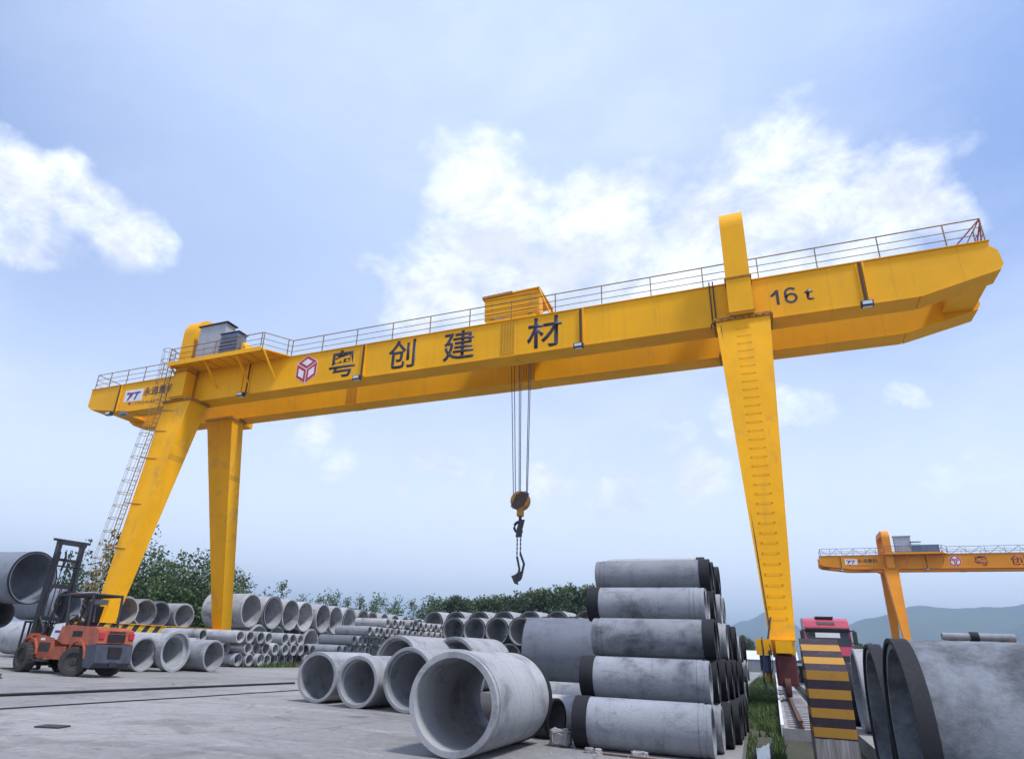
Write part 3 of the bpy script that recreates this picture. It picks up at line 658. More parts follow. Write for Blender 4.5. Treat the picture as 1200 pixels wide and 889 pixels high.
# lifting sling on the hook
t=thing('lifting_sling',(-11.5,2.25,4.3),0,'dark sling straps, chains and pipe clamp hanging from the crane hook','sling')
m=MB(); m.hexa([(-.16,-.06,2.70),(.12,-.06,2.70),(.12,.06,2.70),(-.16,.06,2.70)],[(-.04,-.05,3.15),(.24,-.05,3.15),(.24,.05,3.15),(-.04,.05,3.15)])
m.hexa([(-.22,-.06,2.28),(.08,-.06,2.28),(.08,.06,2.28),(-.22,.06,2.28)],[(-.16,-.06,2.70),(.12,-.06,2.70),(.12,.06,2.70),(-.16,.06,2.70)]); m.build('strap','dark',t)
for x in (-.14,.04):
    m=MB(); n=9
    for k in range(n):
        z=2.30-k*.105
        if k%2: m.box(x-.035,x+.035,-.012,.012,z-.12,z)
        else: m.box(x-.012,x+.012,-.035,.035,z-.12,z)
    m.build('chain','rope',t)
m=MB(); m.tube([(-.14,0,1.32),(.0,0,.72),(-.08,0,.25)],.055,6); m.tube([(.04,0,1.45),(.24,0,.95),(.08,0,.25)],.06,6)
m.build('clamp_arm','dark',t)
MB().hexa([(-.22,-.08,.0),(-.06,-.08,-.05),(-.06,.08,-.05),(-.22,.08,.0)],[(-.40,-.08,.36),(-.14,-.08,.46),(-.14,.08,.46),(-.40,.08,.36)]).hexa([(-.05,-.05,.1),(.10,-.05,.2),(.10,.05,.2),(-.05,.05,.1)],[(-.15,-.05,.5),(.08,-.05,.6),(.08,.05,.6),(-.15,.05,.5)]).build('clamp_jaw','dark',t)
# ------------------------------------------------------------------ concrete pipes
ORD=['nearest','second','third','fourth','fifth','sixth','seventh','eighth','ninth','tenth','eleventh','twelfth','thirteenth','fourteenth','fifteenth','sixteenth','seventeenth','eighteenth','nineteenth','twentieth']
_pc={}
def pipe_meshes(r,L,wall,n,style,mat,cw):
    key=(round(r,3),round(L,2),wall,n,style,mat,cw)
    if key in _pc: return _pc[key]
    ri=r*(1-wall)
    if style=='bell':      # widened socket at the near end
        rb=r*1.0; rs=r*.86; ri=r*.68
        prof=[(0,rb),(.03,rb+.0),(.26,rb),(.36,rs),(L,rs),(L,ri),(.14,ri),(.12,rb*.86),(0,rb*.87)]
    elif style=='rebate':  # stepped joint in the rim at the near end
        prof=[(0,r*.985),(.02,r),(L*.13,r),(L*.13,r*.992),(L*.145,r*.992),(L*.145,r),(L-.02,r),(L,r*.98),(L,ri),(.09,ri),(.075,ri*1.06),(0,ri*1.075)]
    elif style=='rings':   # turned grooves near one end
        prof=[(0,r*.955),(.03,r*.955),(.032,r*.97),(.075,r*.97),(.078,r*.945),(.10,r*.945),(.103,r),(L-.02,r),(L,r*.98),(L,ri),(0,ri)]
    elif style=='stack':   # plain at the collar, turned spigot rings at the other end
        prof=[(0,r*.975),(.02,r),(L-.16,r),(L-.158,r*.975),(L-.145,r*.975),(L-.143,r),(L-.09,r),(L-.088,r*.965),(L-.05,r*.965),(L-.048,r*.98),(L,r*.97),(L,ri),(0,ri)]
    elif style=='front':   # stepped spigot rings round the near rim
        prof=[(0,r*.975),(.015,r*.985),(.055,r*.985),(.057,r*.965),(.085,r*.965),(.087,r*.99),(.13,r*.99),(.133,r),(L*.36,r),(L*.361,r*.996),(L*.37,r*.996),(L*.371,r),(L-.02,r),(L,r*.98),(L,ri),(0,ri)]
    else:
        prof=[(0,r*.975),(.02,r),(L-.02,r),(L,r*.975),(L,ri),(0,ri)]
    me=MB().lathe(prof,'x',n).mesh('concrete_pipe',mat)
    co=None
    if cw: co=MB().lathe([(-cw*.25,r+.008),(cw,r+.008),(cw,r-.004),(.004,r-.004),(.004,r-.022),(-cw*.25,r-.022)],'x',n).mesh('steel_collar','collar')
    _pc[key]=(me,co); return _pc[key]
def pipe(x,y,z,r,az,L,label,group=None,wall=.17,style='plain',mat='concrete',collar=0.,far_collar=0.,n=48,roll_=None,name='concrete_pipe'):
    "x,y = centre of the end nearest the viewer; z = underside height; az = direction of the barrel"
    me,co=pipe_meshes(r,L,wall,n,style,mat,collar or far_collar)
    o=bpy.data.objects.new(name,me); COL.objects.link(o); o.location=(x,y,z+r)
    o.rotation_euler=(random.uniform(0,6.28) if roll_ is None else roll_,0,R(az)); tag(o,label,'pipe',group)
    if collar: c=bpy.data.objects.new('steel_collar',co); COL.objects.link(c); c.parent=o
    if far_collar: 
        c=bpy.data.objects.new('steel_collar',co); COL.objects.link(c); c.parent=o; c.location=(L,0,0); c.rotation_euler=(0,0,PI)
    return o
gF='large concrete pipes lying in front on the yard'
pipe(-3.65,-21.53,0,.546,90,1.9,'big pale concrete pipe in the very front, its open mouth facing the viewer',gF,.14,'front','concrete_clean',far_collar=.10,n=96)
pipe(-6.60,-17.23,0,.564,83,1.9,'wide mouthed concrete pipe half hidden behind the left side of the front pipe',gF,.17,'rebate','concrete',n=80)
pipe(-7.77,-17.10,0,.471,87,1.75,'middle one of three smaller open pipes left of the front pipe',gF,.2,'rebate','concrete',n=72)
pipe(-9.02,-16.68,0,.488,90,1.7,'leftmost open pipe of the front group, lying on the bare pavement',gF,.14,'plain','concrete',n=72)
pipe(-9.95,-11.9,0,.725,82,2.2,'socket ended pipe whose upper rim shows behind the three smaller front pipes',gF,.18,'rebate','concrete',n=72)
pipe(-8.95,-10.3,0,.745,82,2.2,'socket ended pipe whose upper rim shows just above the big front pipe',gF,.18,'rebate','concrete',n=72)
pipe(-3.24,-18.95,0,.255,166,1.3,'small dark tarred pipe with black rim, right behind the big front pipe',None,.10,'plain','concrete_dark',collar=.05,n=48)
# left group in front of the striped beam
gL='pipes lying beside the forklift'
pipe(-20.97,-10.60,0,.58,183,2.4,'open pipe lying just right of the forklift, nearest to its counterweight',gL,.17,'rebate','concrete')
pipe(-20.71,-9.44,0,.713,183,2.4,'wide socketed pipe in the middle of the three beside the forklift',gL,.2,'bell','concrete')
pipe(-20.36,-7.88,0,.576,183,1.75,'plain pipe at the right end of the three beside the forklift',gL,.12,'plain','concrete')
pipe(-23.9,-4.6,0,.40,182,2.3,'narrow pipe peeping out low behind the plain pipe beside the forklift',None,.15)
pipe(-24.4,-4.9,.62,.30,183,3.6,'long pipe under the end of the striped beam, above the narrow pipe',None,.15)
# upper left stack
gP='big pipes stacked at the left edge'
pipe(-22.6,-14.15,2.0,.84,186,2.6,'huge open pipe high at the left edge, topmost of its stack',gP,.07,'plain','concrete_blue',collar=.05,n=72)
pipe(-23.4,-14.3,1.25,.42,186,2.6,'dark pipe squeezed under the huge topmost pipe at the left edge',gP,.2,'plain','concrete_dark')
pipe(-24.2,-14.9,.62,.55,186,2.6,'pipe with a pale arched rim at the left edge, third from the top',gP,.2,'plain','concrete')
pipe(-23.6,-15.6,.0,.46,184,3.2,'bottom pipe at the left edge, lying on the ground beside the front wheel',gP,.2,'plain','concrete')
# second row behind the striped beam
gS='pipes in the row behind the striped beam'
xs=-33.7; ys=-4.95
SN=['behind the forklift mast','seen through the forklift cab','half hidden by the leaning leg','just right of the leaning leg','midway between the left crane legs','last before the gap']
spots=[(-33.72,-4.83),(-34.2,-3.05),(-34.8,-.4),(-35.3,1.35),(-36.1,3.15),(-35.9,4.95)]
for i,(x,y) in enumerate(spots):
    pipe(x,y,1.80,.80,176,2.6 if i else 3.6,'large open pipe '+SN[i]+', on top of its row',gS,.13,'plain','concrete' if i else 'concrete_blue')
    pipe(x-.1,y-.8,.12,.80,176,2.6,'large pipe in the lower row '+SN[i],gS,.13,'plain','concrete')
# big row right of the far left leg
gG='big pipes in the long two tier row'
a=R(95); dx,dy=math.cos(a)*2.49,math.sin(a)*2.49
for i in range(16):
    jx=random.uniform(-.22,.12)
    pipe(-36.2+i*dx+jx*1.4,11.75+i*dy,2.17,1.23,185,3.6,'big open pipe, %s in the upper tier of the long row'%ORD[i],gG,.09 if i!=1 else .07,'plain','concrete_clean' if i in(0,2,3,6,9) else 'concrete',collar=.06 if i in (1,6,7,8,12) else 0,n=48)
for i in range(12):
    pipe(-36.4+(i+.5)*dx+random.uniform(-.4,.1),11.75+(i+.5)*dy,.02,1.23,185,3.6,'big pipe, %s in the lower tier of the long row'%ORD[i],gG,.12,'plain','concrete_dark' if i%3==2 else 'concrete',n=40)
# low stack of small pipes in front of them
gT='small pipes in the low stack by the yellow leg'
TN=['bottom','middle','top']
for k,(y0,cnt) in enumerate(((-2.72,9),(-3.2,10),(-3.6,9))):
    for i in range(cnt):
        x=-23.75+random.uniform(-.12,.22)+(-1.6 if (k==2 and i in(0,)) else 0)-(.9 if (k==1 and i==0) else 0)
        if k==2 and i==5: continue
        pipe(x,y0+i*.64+(.32 if k==1 else 0),+.05+k*.51,.29,182+random.uniform(-1.5,1.5),2.35,'small pipe, %s in the %s tier of the low stack by the yellow leg'%(ORD[i],TN[k]),gT,.2,'bell' if (k==0 and i%2==0) else 'plain',random.choice(['concrete','concrete','concrete_dark' if k<2 and i>5 else 'concrete_clean']),n=28)
# long stack of small pipes in the middle
gM='small pipes in the long middle stack'
TM=['bottom','second','third','fourth','top']
for k,(x0,y0,cnt) in enumerate(((-24.2,5.6,9),(-24.3,6.3,15),(-24.1,7.4,20),(-23.6,8.4,20),(-23.75,10.85,19))):
    for i in range(cnt):
        if k==4 and i in (5,11): r_,cl_=.34,.05
        else: r_,cl_=.29,0
        pipe(x0+random.uniform(-.14,.1),y0+i*(.66+.012*i),.02+k*.595,r_,182+random.uniform(-1,1),2.4,'small pipe, %s in the %s tier of the long middle stack'%(ORD[i],TM[k]),gM,.2,'plain',random.choice(['concrete','concrete','concrete_clean']),collar=cl_,n=24)
# dark rimmed big pipes in the centre distance
gH='black rimmed big pipes in the centre distance'
HT=['bottom','middle','top']
for k,z in enumerate((.0,1.55)):
    for i in range(7):
        x=-20.35+i*1.85+(.9 if k==0 else 0); y=13.6-i*.62
        pipe(x,y,z,.86,84,2.6,'black rimmed pipe, %s from the left, %s tier of the centre stack'%(ORD[i] if i else 'first',HT[k]),gH,.12,'plain','concrete',collar=.09,n=44)
for i in range(9):
    x=-24.9+i*2.2; y=19.4-i*.55
    pipe(x,y,2.25,.88,84,2.6,'black rimmed pipe, %s from the left, raised row behind the centre stack'%(ORD[i] if i else 'first'),gH,.12,'plain','concrete',collar=.09,n=44)
    pipe(x,y,.45,.88,84,2.6,'black rimmed pipe, %s from the left, lowest row behind the centre stack'%(ORD[i] if i else 'first'),gH,.12,'plain','concrete',collar=.09,n=36)
# blue grey drum side on
pipe(-6.62,-10.3,.36,.85,4,2.4,'wide blue grey pipe lying side on left of the tall stack',None,.12,'plain','concrete_blue',n=72,roll_=0)
pipe(-4.55,-15.6,.0,.305,3,1.7,'pale pipe lying side on just below the wide blue grey pipe',None,.15,'plain','concrete_clean')
pipe(-3.95,-17.9,.0,.255,3,1.1,'pale pipe whose left end shows between the tall stack and the small dark pipe',None,.15,'plain','concrete_clean')
# tall stack
gK='pipes of the tall five tier stack'
TK=['bottom','second','third','fourth','top']
tiers=[(-2.74,-19.54,0,.300,1.64,'L'),(-2.80,-18.93,.55,.272,1.66,'L'),(-2.83,-18.25,1.10,.272,1.72,'R'),(-2.98,-17.75,1.62,.262,1.76,'L'),(-3.03,-17.10,2.16,.247,1.84,'R')]
for k,(x,y,z,r,L,side) in enumerate(tiers):
    nm=TK[k]
    cnt=8-k
    for i in range(cnt):
        yy=y+i*(.66 if k else .64); rr_=r if i==0 else .28
        sd=side if i==0 else random.choice('LRR')
        jx=0 if i==0 else random.uniform(-.03,.05)+.06*min(i,3)
        if i>0 and k==0: jx-=.0
        LL=L if i==0 else 1.66
        lab=('frontmost pipe, %s tier of the tall stack, banded black at %s end'%(nm,'left' if side=='L' else 'right')) if i==0 else 'pipe, %s from the front in the %s tier of the tall stack'%(ORD[i],nm)
        zz=z if i==0 else .0+k*.555
        if sd=='L': pipe(x+jx,yy,zz,rr_,0,LL,lab,gK,.16,'stack','concrete_stained' if i==0 else 'concrete',collar=.15 if i==0 else .10,n=64 if i==0 else 36)
        else: pipe(x+jx+LL,yy,zz,rr_,180,LL,lab,gK,.16,'stack','concrete_stained' if i==0 else 'concrete',collar=.13 if i==0 else .10,n=64 if i==0 else 36)
        # turned joint at the other end of the front pipes
        if i==0:
            o=bpy.context.scene.objects[-1] if False else None
# stack further along the trench
gN='pipes of the farther stack along the grass strip'
for k in range(3):
    for i in range(9-k):
        pipe(-1.35+random.uniform(-.10,.10),-10.6+i*1.45+k*.7,.04+k*.66-.26*(1),.37,180,2.4,'banded pipe, %s from the front, %s tier of the stack by the grass'%(ORD[i],['bottom','middle','top'][k]),gN,.15,'rings','concrete',collar=.10 if (i+k)%2 else 0,n=36)
# right hand row
gQ='very large pipes in the right hand row'
QN=['nearest very large stained pipe at the right edge, thick black collar','second very large pipe from the right, black collar behind the nearest one','third very large pipe from the right, pale bare rim','fourth pipe from the right, smaller, dark rimmed, beside the banded pillar']
q1=pipe(.46,-22.75,0,.64,0,2.5,QN[0],gQ,.10,'plain','concrete_heavy',collar=.085,n=128,roll_=.6)
MB().lathe([(1.02,.646),(1.04,.646),(1.04,.639),(1.02,.639)],'x',96).build('rust_band','rust',q1)
pipe(.49,-21.15,0,.64,0,2.5,QN[1],gQ,.10,'plain','concrete_heavy',collar=.085,n=96)
pipe(1.0,-14.1,0,.70,0,2.5,QN[2],gQ,.12,'plain','concrete_clean',n=96)
pipe(.98,-12.45,0,.58,0,2.2,QN[3],gQ,.12,'plain','concrete',collar=.10,n=72)
pipe(2.88,-12.0,1.66,.075,0,1.22,'slim grey pipe with a black sleeve lying behind the nearest very large pipe',None,.2,'plain','concrete',n=24)
sl=MB().lathe([(.48,.098),(.62,.098),(.62,.074),(.48,.074)],'x',24).build('sleeve','collar',bpy.data.objects[bpy.context.scene.collection.objects[-1].name])
# supports so that raised rows stand on something
def blocks(name,label,lst,mat='timber',cat='timber'):
    for i,(x0,x1,y0,y1,z0,z1) in enumerate(lst):
        o=MB().bbox(x0,x1,y0,y1,z0,z1,.01).build(name,mat); tag(o,label[i] if isinstance(label,list) else label,cat)
blocks('support_beam',['beam under the slim sleeved pipe, left','beam under the slim sleeved pipe, right'],[(3.0,3.1,-12.6,-11.4,0,1.66),(3.85,3.95,-12.6,-11.4,0,1.66)])
blocks('support_timber',['timber bearer under the left end of the wide blue grey pipe','timber bearer under the right end of the wide blue grey pipe'],[(-6.2,-6.0,-11.0,-9.4,0,.37),(-4.8,-4.6,-11.0,-9.4,0,.37)])
# small things round the tall stack
def rock(name,loc,s,label,seed,mat='concrete_raw'):
    rnd=random.Random(seed); bm=bmesh.new(); bmesh.ops.create_cube(bm,size=2.); bmesh.ops.bevel(bm,geom=list(bm.edges),offset=.35,segments=1,affect='EDGES'); bmesh.ops.subdivide_edges(bm,edges=list(bm.edges),cuts=2)
    for v in bm.verts: v.co*=1+rnd.uniform(-.13,.13); v.co=Vector((v.co.x*s[0],v.co.y*s[1],(v.co.z+1)*s[2]))
    me=bpy.data.meshes.new(name); bm.to_mesh(me); bm.free(); me.materials.append(MT[mat]); o=bpy.data.objects.new(name,me); COL.objects.link(o); o.location=loc; return tag(o,label,'rock')
rock('concrete_lump',(-2.97,-19.65,0),(.13,.10,.10),'rough lump of concrete wedged left of the bottom pipe of the tall stack',3)
rock('concrete_lump',(-1.92,-19.98,0),(.09,.05,.035),'flat pale stone wedged under the middle of the bottom pipe of the tall stack',5)
rock('concrete_lump',(-2.42,-19.93,0),(.04,.04,.025),'small pebble left of the flat pale stone under the tall stack',6)
rock('concrete_lump',(-2.52,-19.98,0),(.05,.04,.03),'small grey stone nearest the left end of the timber lath',8)
o=MB().bbox(-.42,.42,-.02,.02,0,.022,.004).build('timber_lath','timber'); o.location=(-1.92,-20.07,0); o.rotation_euler=(0,0,R(-5)); tag(o,'thin reddish timber lath lying in front of the tall stack','lath')
o=MB().bbox(-.16,.16,-.12,.12,0,.02,.004).build('steel_plate','dark'); o.location=(-8.85,-22.3,0); o.rotation_euler=(0,0,R(20)); tag(o,'small dark plate lying alone on the bare pavement at lower left','plate')
# hoses across the yard
def hose(pts,r,mat,label):
    P=[]
    for a,b in zip(pts,pts[1:]):
        for k in range(6):
            t_=k/6; P.append((a[0]+(b[0]-a[0])*t_+random.uniform(-.015,.015),a[1]+(b[1]-a[1])*t_+random.uniform(-.015,.015),r+.001))
    P.append((pts[-1][0],pts[-1][1],r+.001)); o=MB().tube(P,r,6).build('cable',mat); return tag(o,label,'cable')
hose([(-13.38,-20.8),(-13.50,-20.046),(-13.55,-16),(-13.6,-13),(-13.626,-11.423)],.028,'black','thick black cable running across the pavement, the farther of the two')
hose([(-11.2,-22.6),(-11.304,-21.415),(-11.45,-17),(-11.656,-13.93),(-11.75,-12.6)],.011,'black','thin dark cable running across the pavement, the nearer of the two')
m=MB(); rnd=random.Random(11)
for k in range(9):
    x,y=rnd.uniform(-.7,.7),rnd.uniform(-.4,.4); P=[(x,y,.02)]
    for j in range(5): x+=rnd.uniform(-.4,.4); y+=rnd.uniform(-.25,.25); P.append((x,y,.02+.10*rnd.random()*(j%2)))
    m.tube(P,.014,5)
o=m.build('cable_heap','black'); o.location=(-19.4,-17.0,0); tag(o,'tangled heap of dark cable on the ground in front of the forklift wheel','cable heap')
rnd=random.Random(77); m=MB()
for k in range(420):
    if k<300: x=rnd.uniform(-16,-3.4); y=rnd.uniform(-25,-16.6)
    elif k<360: x=rnd.uniform(-3.4,-.95); y=rnd.uniform(-20.4,-19.95)
    else: x=rnd.uniform(-25,-12); y=rnd.uniform(-14,-3.5)
    q=rnd.uniform(.006,.020)*(1 if rnd.random()<.93 else 1.8); a=rnd.uniform(0,3)
    c,s_=math.cos(a)*q,math.sin(a)*q; h=q*rnd.uniform(.4,.9)
    m.hexa([(x+c,y+s_,0.001),(x-s_,y+c,.001),(x-c,y-s_,.001),(x+s_,y-c,.001)],[(x+c*.5,y+s_*.6,h),(x-s_*.6,y+c*.5,h*.9),(x-c*.5,y-s_*.5,h),(x+s_*.6,y-c*.5,h*.8)])
o=m.build('gravel','concrete_raw'); tag(o,'loose grit and small stones scattered over the pavement','gravel',None,'stuff')
# ------------------------------------------------------------------ forklift
def make_forklift():
    fk=thing('forklift',(-21.75,-13.65,0),R(171.5),'orange forklift with black mast and dark counterweight parked at the left','forklift')
    # local: +x forwards, +y = side facing the viewer
    m=MB()
    m.prism([(.30,.52),(.30,.95),(-.1,1.12),(-.9,1.05),(-1.55,1.02),(-1.6,.78),(-2.45,.80),(-2.5,.42),(-.9,.42),(-.75,.42),(-.5,.45)],-.60,.60)
    m.build('chassis','orange',fk)
    hood=MB().prism([(-1.75,.95),(-1.9,1.36),(-2.3,1.40),(-4.0,1.36),(-4.28,1.28),(-4.34,.92),(-4.0,.86),(-2.2,.86)],-.62,.62).build('hood','orange',fk)
    # arch trims
    for yy in (.60,-.66):
        for cx_,r0,z0 in ((0.02,.56,.43),(-3.2,.55,.40)):
            seg=9; m=MB()
            for k in range(seg):
                a0=R(10+160*k/seg); a1=R(10+160*(k+1)/seg); q=[]
                for a_,r_ in ((a0,r0),(a1,r0),(a1,r0+.07),(a0,r0+.07)): q.append((cx_+r_*math.cos(a_),z0+r_*math.sin(a_)))
                m.prism(q,yy,yy+.06)
            m.build('fender','orange',fk)
    MB().prism([(.5,.9),(.2,1.12),(-.25,1.14),(-.25,1.06),(.15,1.04),(.44,.84)],-.66,.66).build('front_guard','orange',fk)
    cw=MB().prism([(-3.75,.86),(-4.36,.90),(-4.42,.40),(-4.22,.26),(-3.78,.26),(-3.70,.5)],-.63,.63).build('counterweight','cwt',fk)
    MB().box(-4.45,-4.36,-.22,.22,.55,.83).build('radiator_grille','black',cw); MB().box(-4.46,-4.40,-.12,.12,.30,.42).build('tow_pin','dark',cw)
    MB().box(-4.365,-4.335,-.30,.30,.96,1.18).build('rear_vent','black',hood)
    MB().box(-3.3,-2.7,.621,.63,1.08,1.24).build('side_vent','black',hood)
    for yy in (-.52,.52): MB().bbox(-4.375,-4.33,yy-.09,yy+.09,1.05,1.22,.01).build('tail_light','logo_red',hood)
    MB().box(-.62,-1.35,.604,.614,.62,.88).build('side_recess','dark',fk)
    MB().box(-.75,-1.5,.60,.78,.34,.40).build('step','dark',fk)
    MB().hexa([(-1.2,.50,.98),(-1.95,.50,.98),(-1.95,.60,.98),(-1.2,.60,.98)],[(-1.35,.50,1.42),(-1.95,.50,1.46),(-1.95,.60,1.46),(-1.35,.60,1.42)]).build('side_panel','white_paint',fk)
    MB().box(-1.80,-1.46,.602,.607,1.17,1.24).build('side_marking','logo_blue',fk)
    MB().box(-4.352,-4.344,-.28,.28,1.20,1.26).build('rear_marking','dark',hood)
    MB().box(-.92,-.62,.602,.607,.94,1.01).build('side_marking','white_paint',fk)
    # overhead guard
    m=MB(); P=lambda a,b,r=.045: m.tube([a,b],r,6)
    for yy in (-.52,.52):
        P((-.55,yy,1.1),(-1.05,yy,2.28)); P((-1.05,yy,2.28),(-3.25,yy,2.30)); P((-3.25,yy,2.30),(-3.35,yy,1.36),.05); P((-1.75,yy,2.29),(-1.95,yy,1.3),.06)
    for x in (-1.05,-3.25): P((x,-.52,2.29),(x,.52,2.29))
    g_=m.build('overhead_guard','mast',fk)
    m=MB()
    for k in range(7): m.tube([(-1.35-k*.28,-.5,2.31),(-1.35-k*.28,.5,2.31)],.022,5)
    m.build('guard_bars','mast',g_)
    MB().box(-1.2,-1.7,-.3,.3,2.33,2.37).build('roof_sign','orange',g_)
    # seat, wheel, levers
    s_=MB().bbox(-2.55,-2.05,-.25,.25,1.38,1.52,.04).build('seat','black',fk); MB().hexa([(-2.6,-.24,1.5),(-2.48,-.24,1.5),(-2.48,.24,1.5),(-2.6,.24,1.5)],[(-2.75,-.22,1.98),(-2.66,-.22,1.98),(-2.66,.22,1.98),(-2.75,.22,1.98)]).build('backrest','black',s_)
    st=MB().tube([(-.9,0,1.05),(-1.35,0,1.55)],.035,6).build('steering_column','black',fk)
    m=MB(); m.tube([(-1.37+.10*math.sin(a),.19*math.cos(a),1.57+.14*math.sin(a)) for a in [2*PI*k/16 for k in range(17)]],.015,5); m.build('steering_wheel','black',st)
    MB().bbox(-.5,-1.0,-.45,.45,1.0,1.3,.05).build('dashboard','black',fk)
    # wheels
    def wheel(x,y,r,wd,steer=0,nm='front_wheel'):
        e=thing(nm); e.parent=fk; e.location=(x,y,r); e.rotation_euler=(0,0,steer)
        for k_ in ('label','category'): 
            if k_ in e: del e[k_]
        t_=MB().lathe([(-wd/2,r*.62),(-wd/2,r*.93),(-wd*.4,r),(wd*.4,r),(wd/2,r*.93),(wd/2,r*.62)],'y',36)
        for k in range(22):
            a=2*PI*k/22; c,s=math.cos(a),math.sin(a); c2,s2=math.cos(a+.11),math.sin(a+.11)
            for sg in (-1,1):
                t_.hexa([(r*.985*c,0,r*.985*s),(r*.985*c2,0,r*.985*s2),(r*.985*c2,sg*wd*.46,r*.985*s2),(r*.985*c,sg*wd*.46,r*.985*s)],[(r*1.03*c,0,r*1.03*s),(r*1.03*c2,0,r*1.03*s2),(r*1.02*c2,sg*wd*.46,r*1.02*s2),(r*1.02*c,sg*wd*.46,r*1.02*s)])
        t_.build('tyre','tyre',e)
        MB().lathe([(-wd*.40,r*.63),(wd*.40,r*.63),(wd*.30,r*.5),(wd*.22,r*.28),(wd*.34,r*.22),(wd*.34,.02),(-wd*.34,.02),(-wd*.30,r*.5)],'y',28).build('rim','tyre',e)
    wheel(0,.66,.43,.30); wheel(0,-.66,.43,.30)
    wheel(-3.2,.60,.40,.24,R(38),'rear_wheel'); wheel(-3.2,-.60,.40,.24,R(38),'rear_wheel')
    MB().tube([(-3.2,-.5,.4),(-3.2,.5,.4)],.09,8).build('rear_axle','dark',fk)
    # mast (tilted back)
    def T(x,z): return (x-.33-.025*z)
    ms=thing('mast'); ms.parent=fk
    for k_ in ('label','category'):
        if k_ in ms: del ms[k_]
    for yy in (-.48,.48):
        m=MB()
        def bar(y0,y1,xa,xb,z0,z1):
            m.hexa([(T(xa,z0),y0,z0),(T(xb,z0),y0,z0),(T(xb,z0),y1,z0),(T(xa,z0),y1,z0)],[(T(xa,z1),y0,z1),(T(xb,z1),y0,z1),(T(xb,z1),y1,z1),(T(xa,z1),y1,z1)])
        bar(yy-.075,yy+.075,.48,.74,.12,2.7); m.build('outer_channel','mast',ms); m=MB()
        s_=.10 if yy<0 else -.10
        bar(yy+s_*.4-.06,yy+s_*.4+.06,.52,.76,.5,4.1); m.build('inner_channel','mast',ms)
        m=MB(); m.tube([(T(.46,.3),yy*.9,.3),(T(.46,2.4),yy*.9,2.4)],.05,8); m.tube([(T(.46,2.4),yy*.9,2.4),(T(.5,3.7),yy*.8,3.7)],.03,8); m.build('lift_cylinder','mast',ms)
        m=MB(); m.tube([(.15,yy,1.65),(-.7,yy,1.0)],.04,6); m.build('tilt_cylinder','dark',ms)
    m=MB()
    for z,h,wd in ((4.0,.12,.56),(3.45,.09,.42),(2.6,.12,.5),(1.6,.1,.5),(.3,.14,.5)): MB().box(T(.60,z)-.05,T(.60,z)+.05,-wd,wd,z-h/2,z+h/2).build('cross_member','mast',ms)
    MB().tube([(T(.62,3.25),-.66,3.25),(T(.62,3.25),.66,3.25)],.03,6).build('cross_member','mast',ms); MB().tube([(T(.62,4.08),-.70,4.08),(T(.62,4.08),.70,4.08)],.045,6).build('cross_member','mast',ms)
    m=MB()
    for yy in (-.12,-.06,.1): m.tube([(T(.66,3.8),yy,3.8),(T(.70,2.4),yy,2.4),(T(.72,1.2),yy*1.2,1.2)],.018,5)
    m.build('chain','black',ms)
    m=MB(); m.tube([(T(.5,3.72),.2,3.72),(T(.4,3.4),.16,3.4),(T(.5,3.1),.2,3.1)],.04,6); m.build('hose','black',ms)
    # carriage, backrest and forks
    ca=MB().box(.78,.88,-.60,.60,.55,.68).box(.78,.88,-.60,.60,.16,.28).build('carriage','mast',fk)
    m=MB()
    for k in range(7): 
        y=-.58+k*.193; m.box(.84,.90,y-.03,y+.03,.68,1.46)
    m.box(.84,.90,-.6,.6,1.44,1.50); m.build('load_backrest','mast',ca)
    for yy in (-.33,.36):
        MB().prism([(.92,.06),(1.00,.02),(2.05,.02),(2.05,.05),(1.0,.09),(.98,.85),(.90,.85)],yy-.07,yy+.07).build('fork','mast',fk)
    for yy in (-.5,.5):
        l=MB().tube([(-.98,yy,2.05),(-.86,yy,2.02)],.09,12).build('headlight','dark',fk); MB().tube([(-.858,yy,2.02),(-.85,yy,2.018)],.075,12).build('lens','lens',l)
    m=MB(); m.box(-3.15,-3.7,.2,.5,2.0,2.14); m.tube([(-3.3,.4,2.0),(-3.4,.4,1.5)],.03,6); m.build('rear_lamp_cluster','silver',fk)
    # overall proportions
    for ch in fk.children_recursive:
        if ch.type!='MESH': continue
        p_=ch; inwheel=False
        while p_ is not None and p_ is not fk:
            if 'wheel' in p_.name and p_.type=='EMPTY': inwheel=True
            p_=p_.parent
        if inwheel: continue
        loc=ch.location.copy(); ch.location=(loc.x*KX,loc.y*KY,loc.z)
        if ch.rotation_euler.z or ch.rotation_euler.x: continue
        for v in ch.data.vertices: v.co.x*=KX; v.co.y*=KY
    for ch in fk.children:
        if ch.type=='EMPTY' and 'wheel' in ch.name: ch.location.x*=KX; ch.location.y*=KY
    return fk
KX,KY=.86,.86
make_forklift()
# ------------------------------------------------------------------ red truck
t=thing('truck',(2.75,16.0,-.1),R(3),'crimson truck cab with a dark roof hatch parked beyond the banded pillar','truck')
t.scale=(1.13,1.13,1.13)
W=1.06
cab=MB().prism([(0,.55),(0,1.6),(.10,2.0),(.42,2.95),(.62,3.28),(1.0,3.42),(1.9,3.42),(2.1,3.3),(2.1,.55)],-W,W,'x').build('cab','truck_red',t)
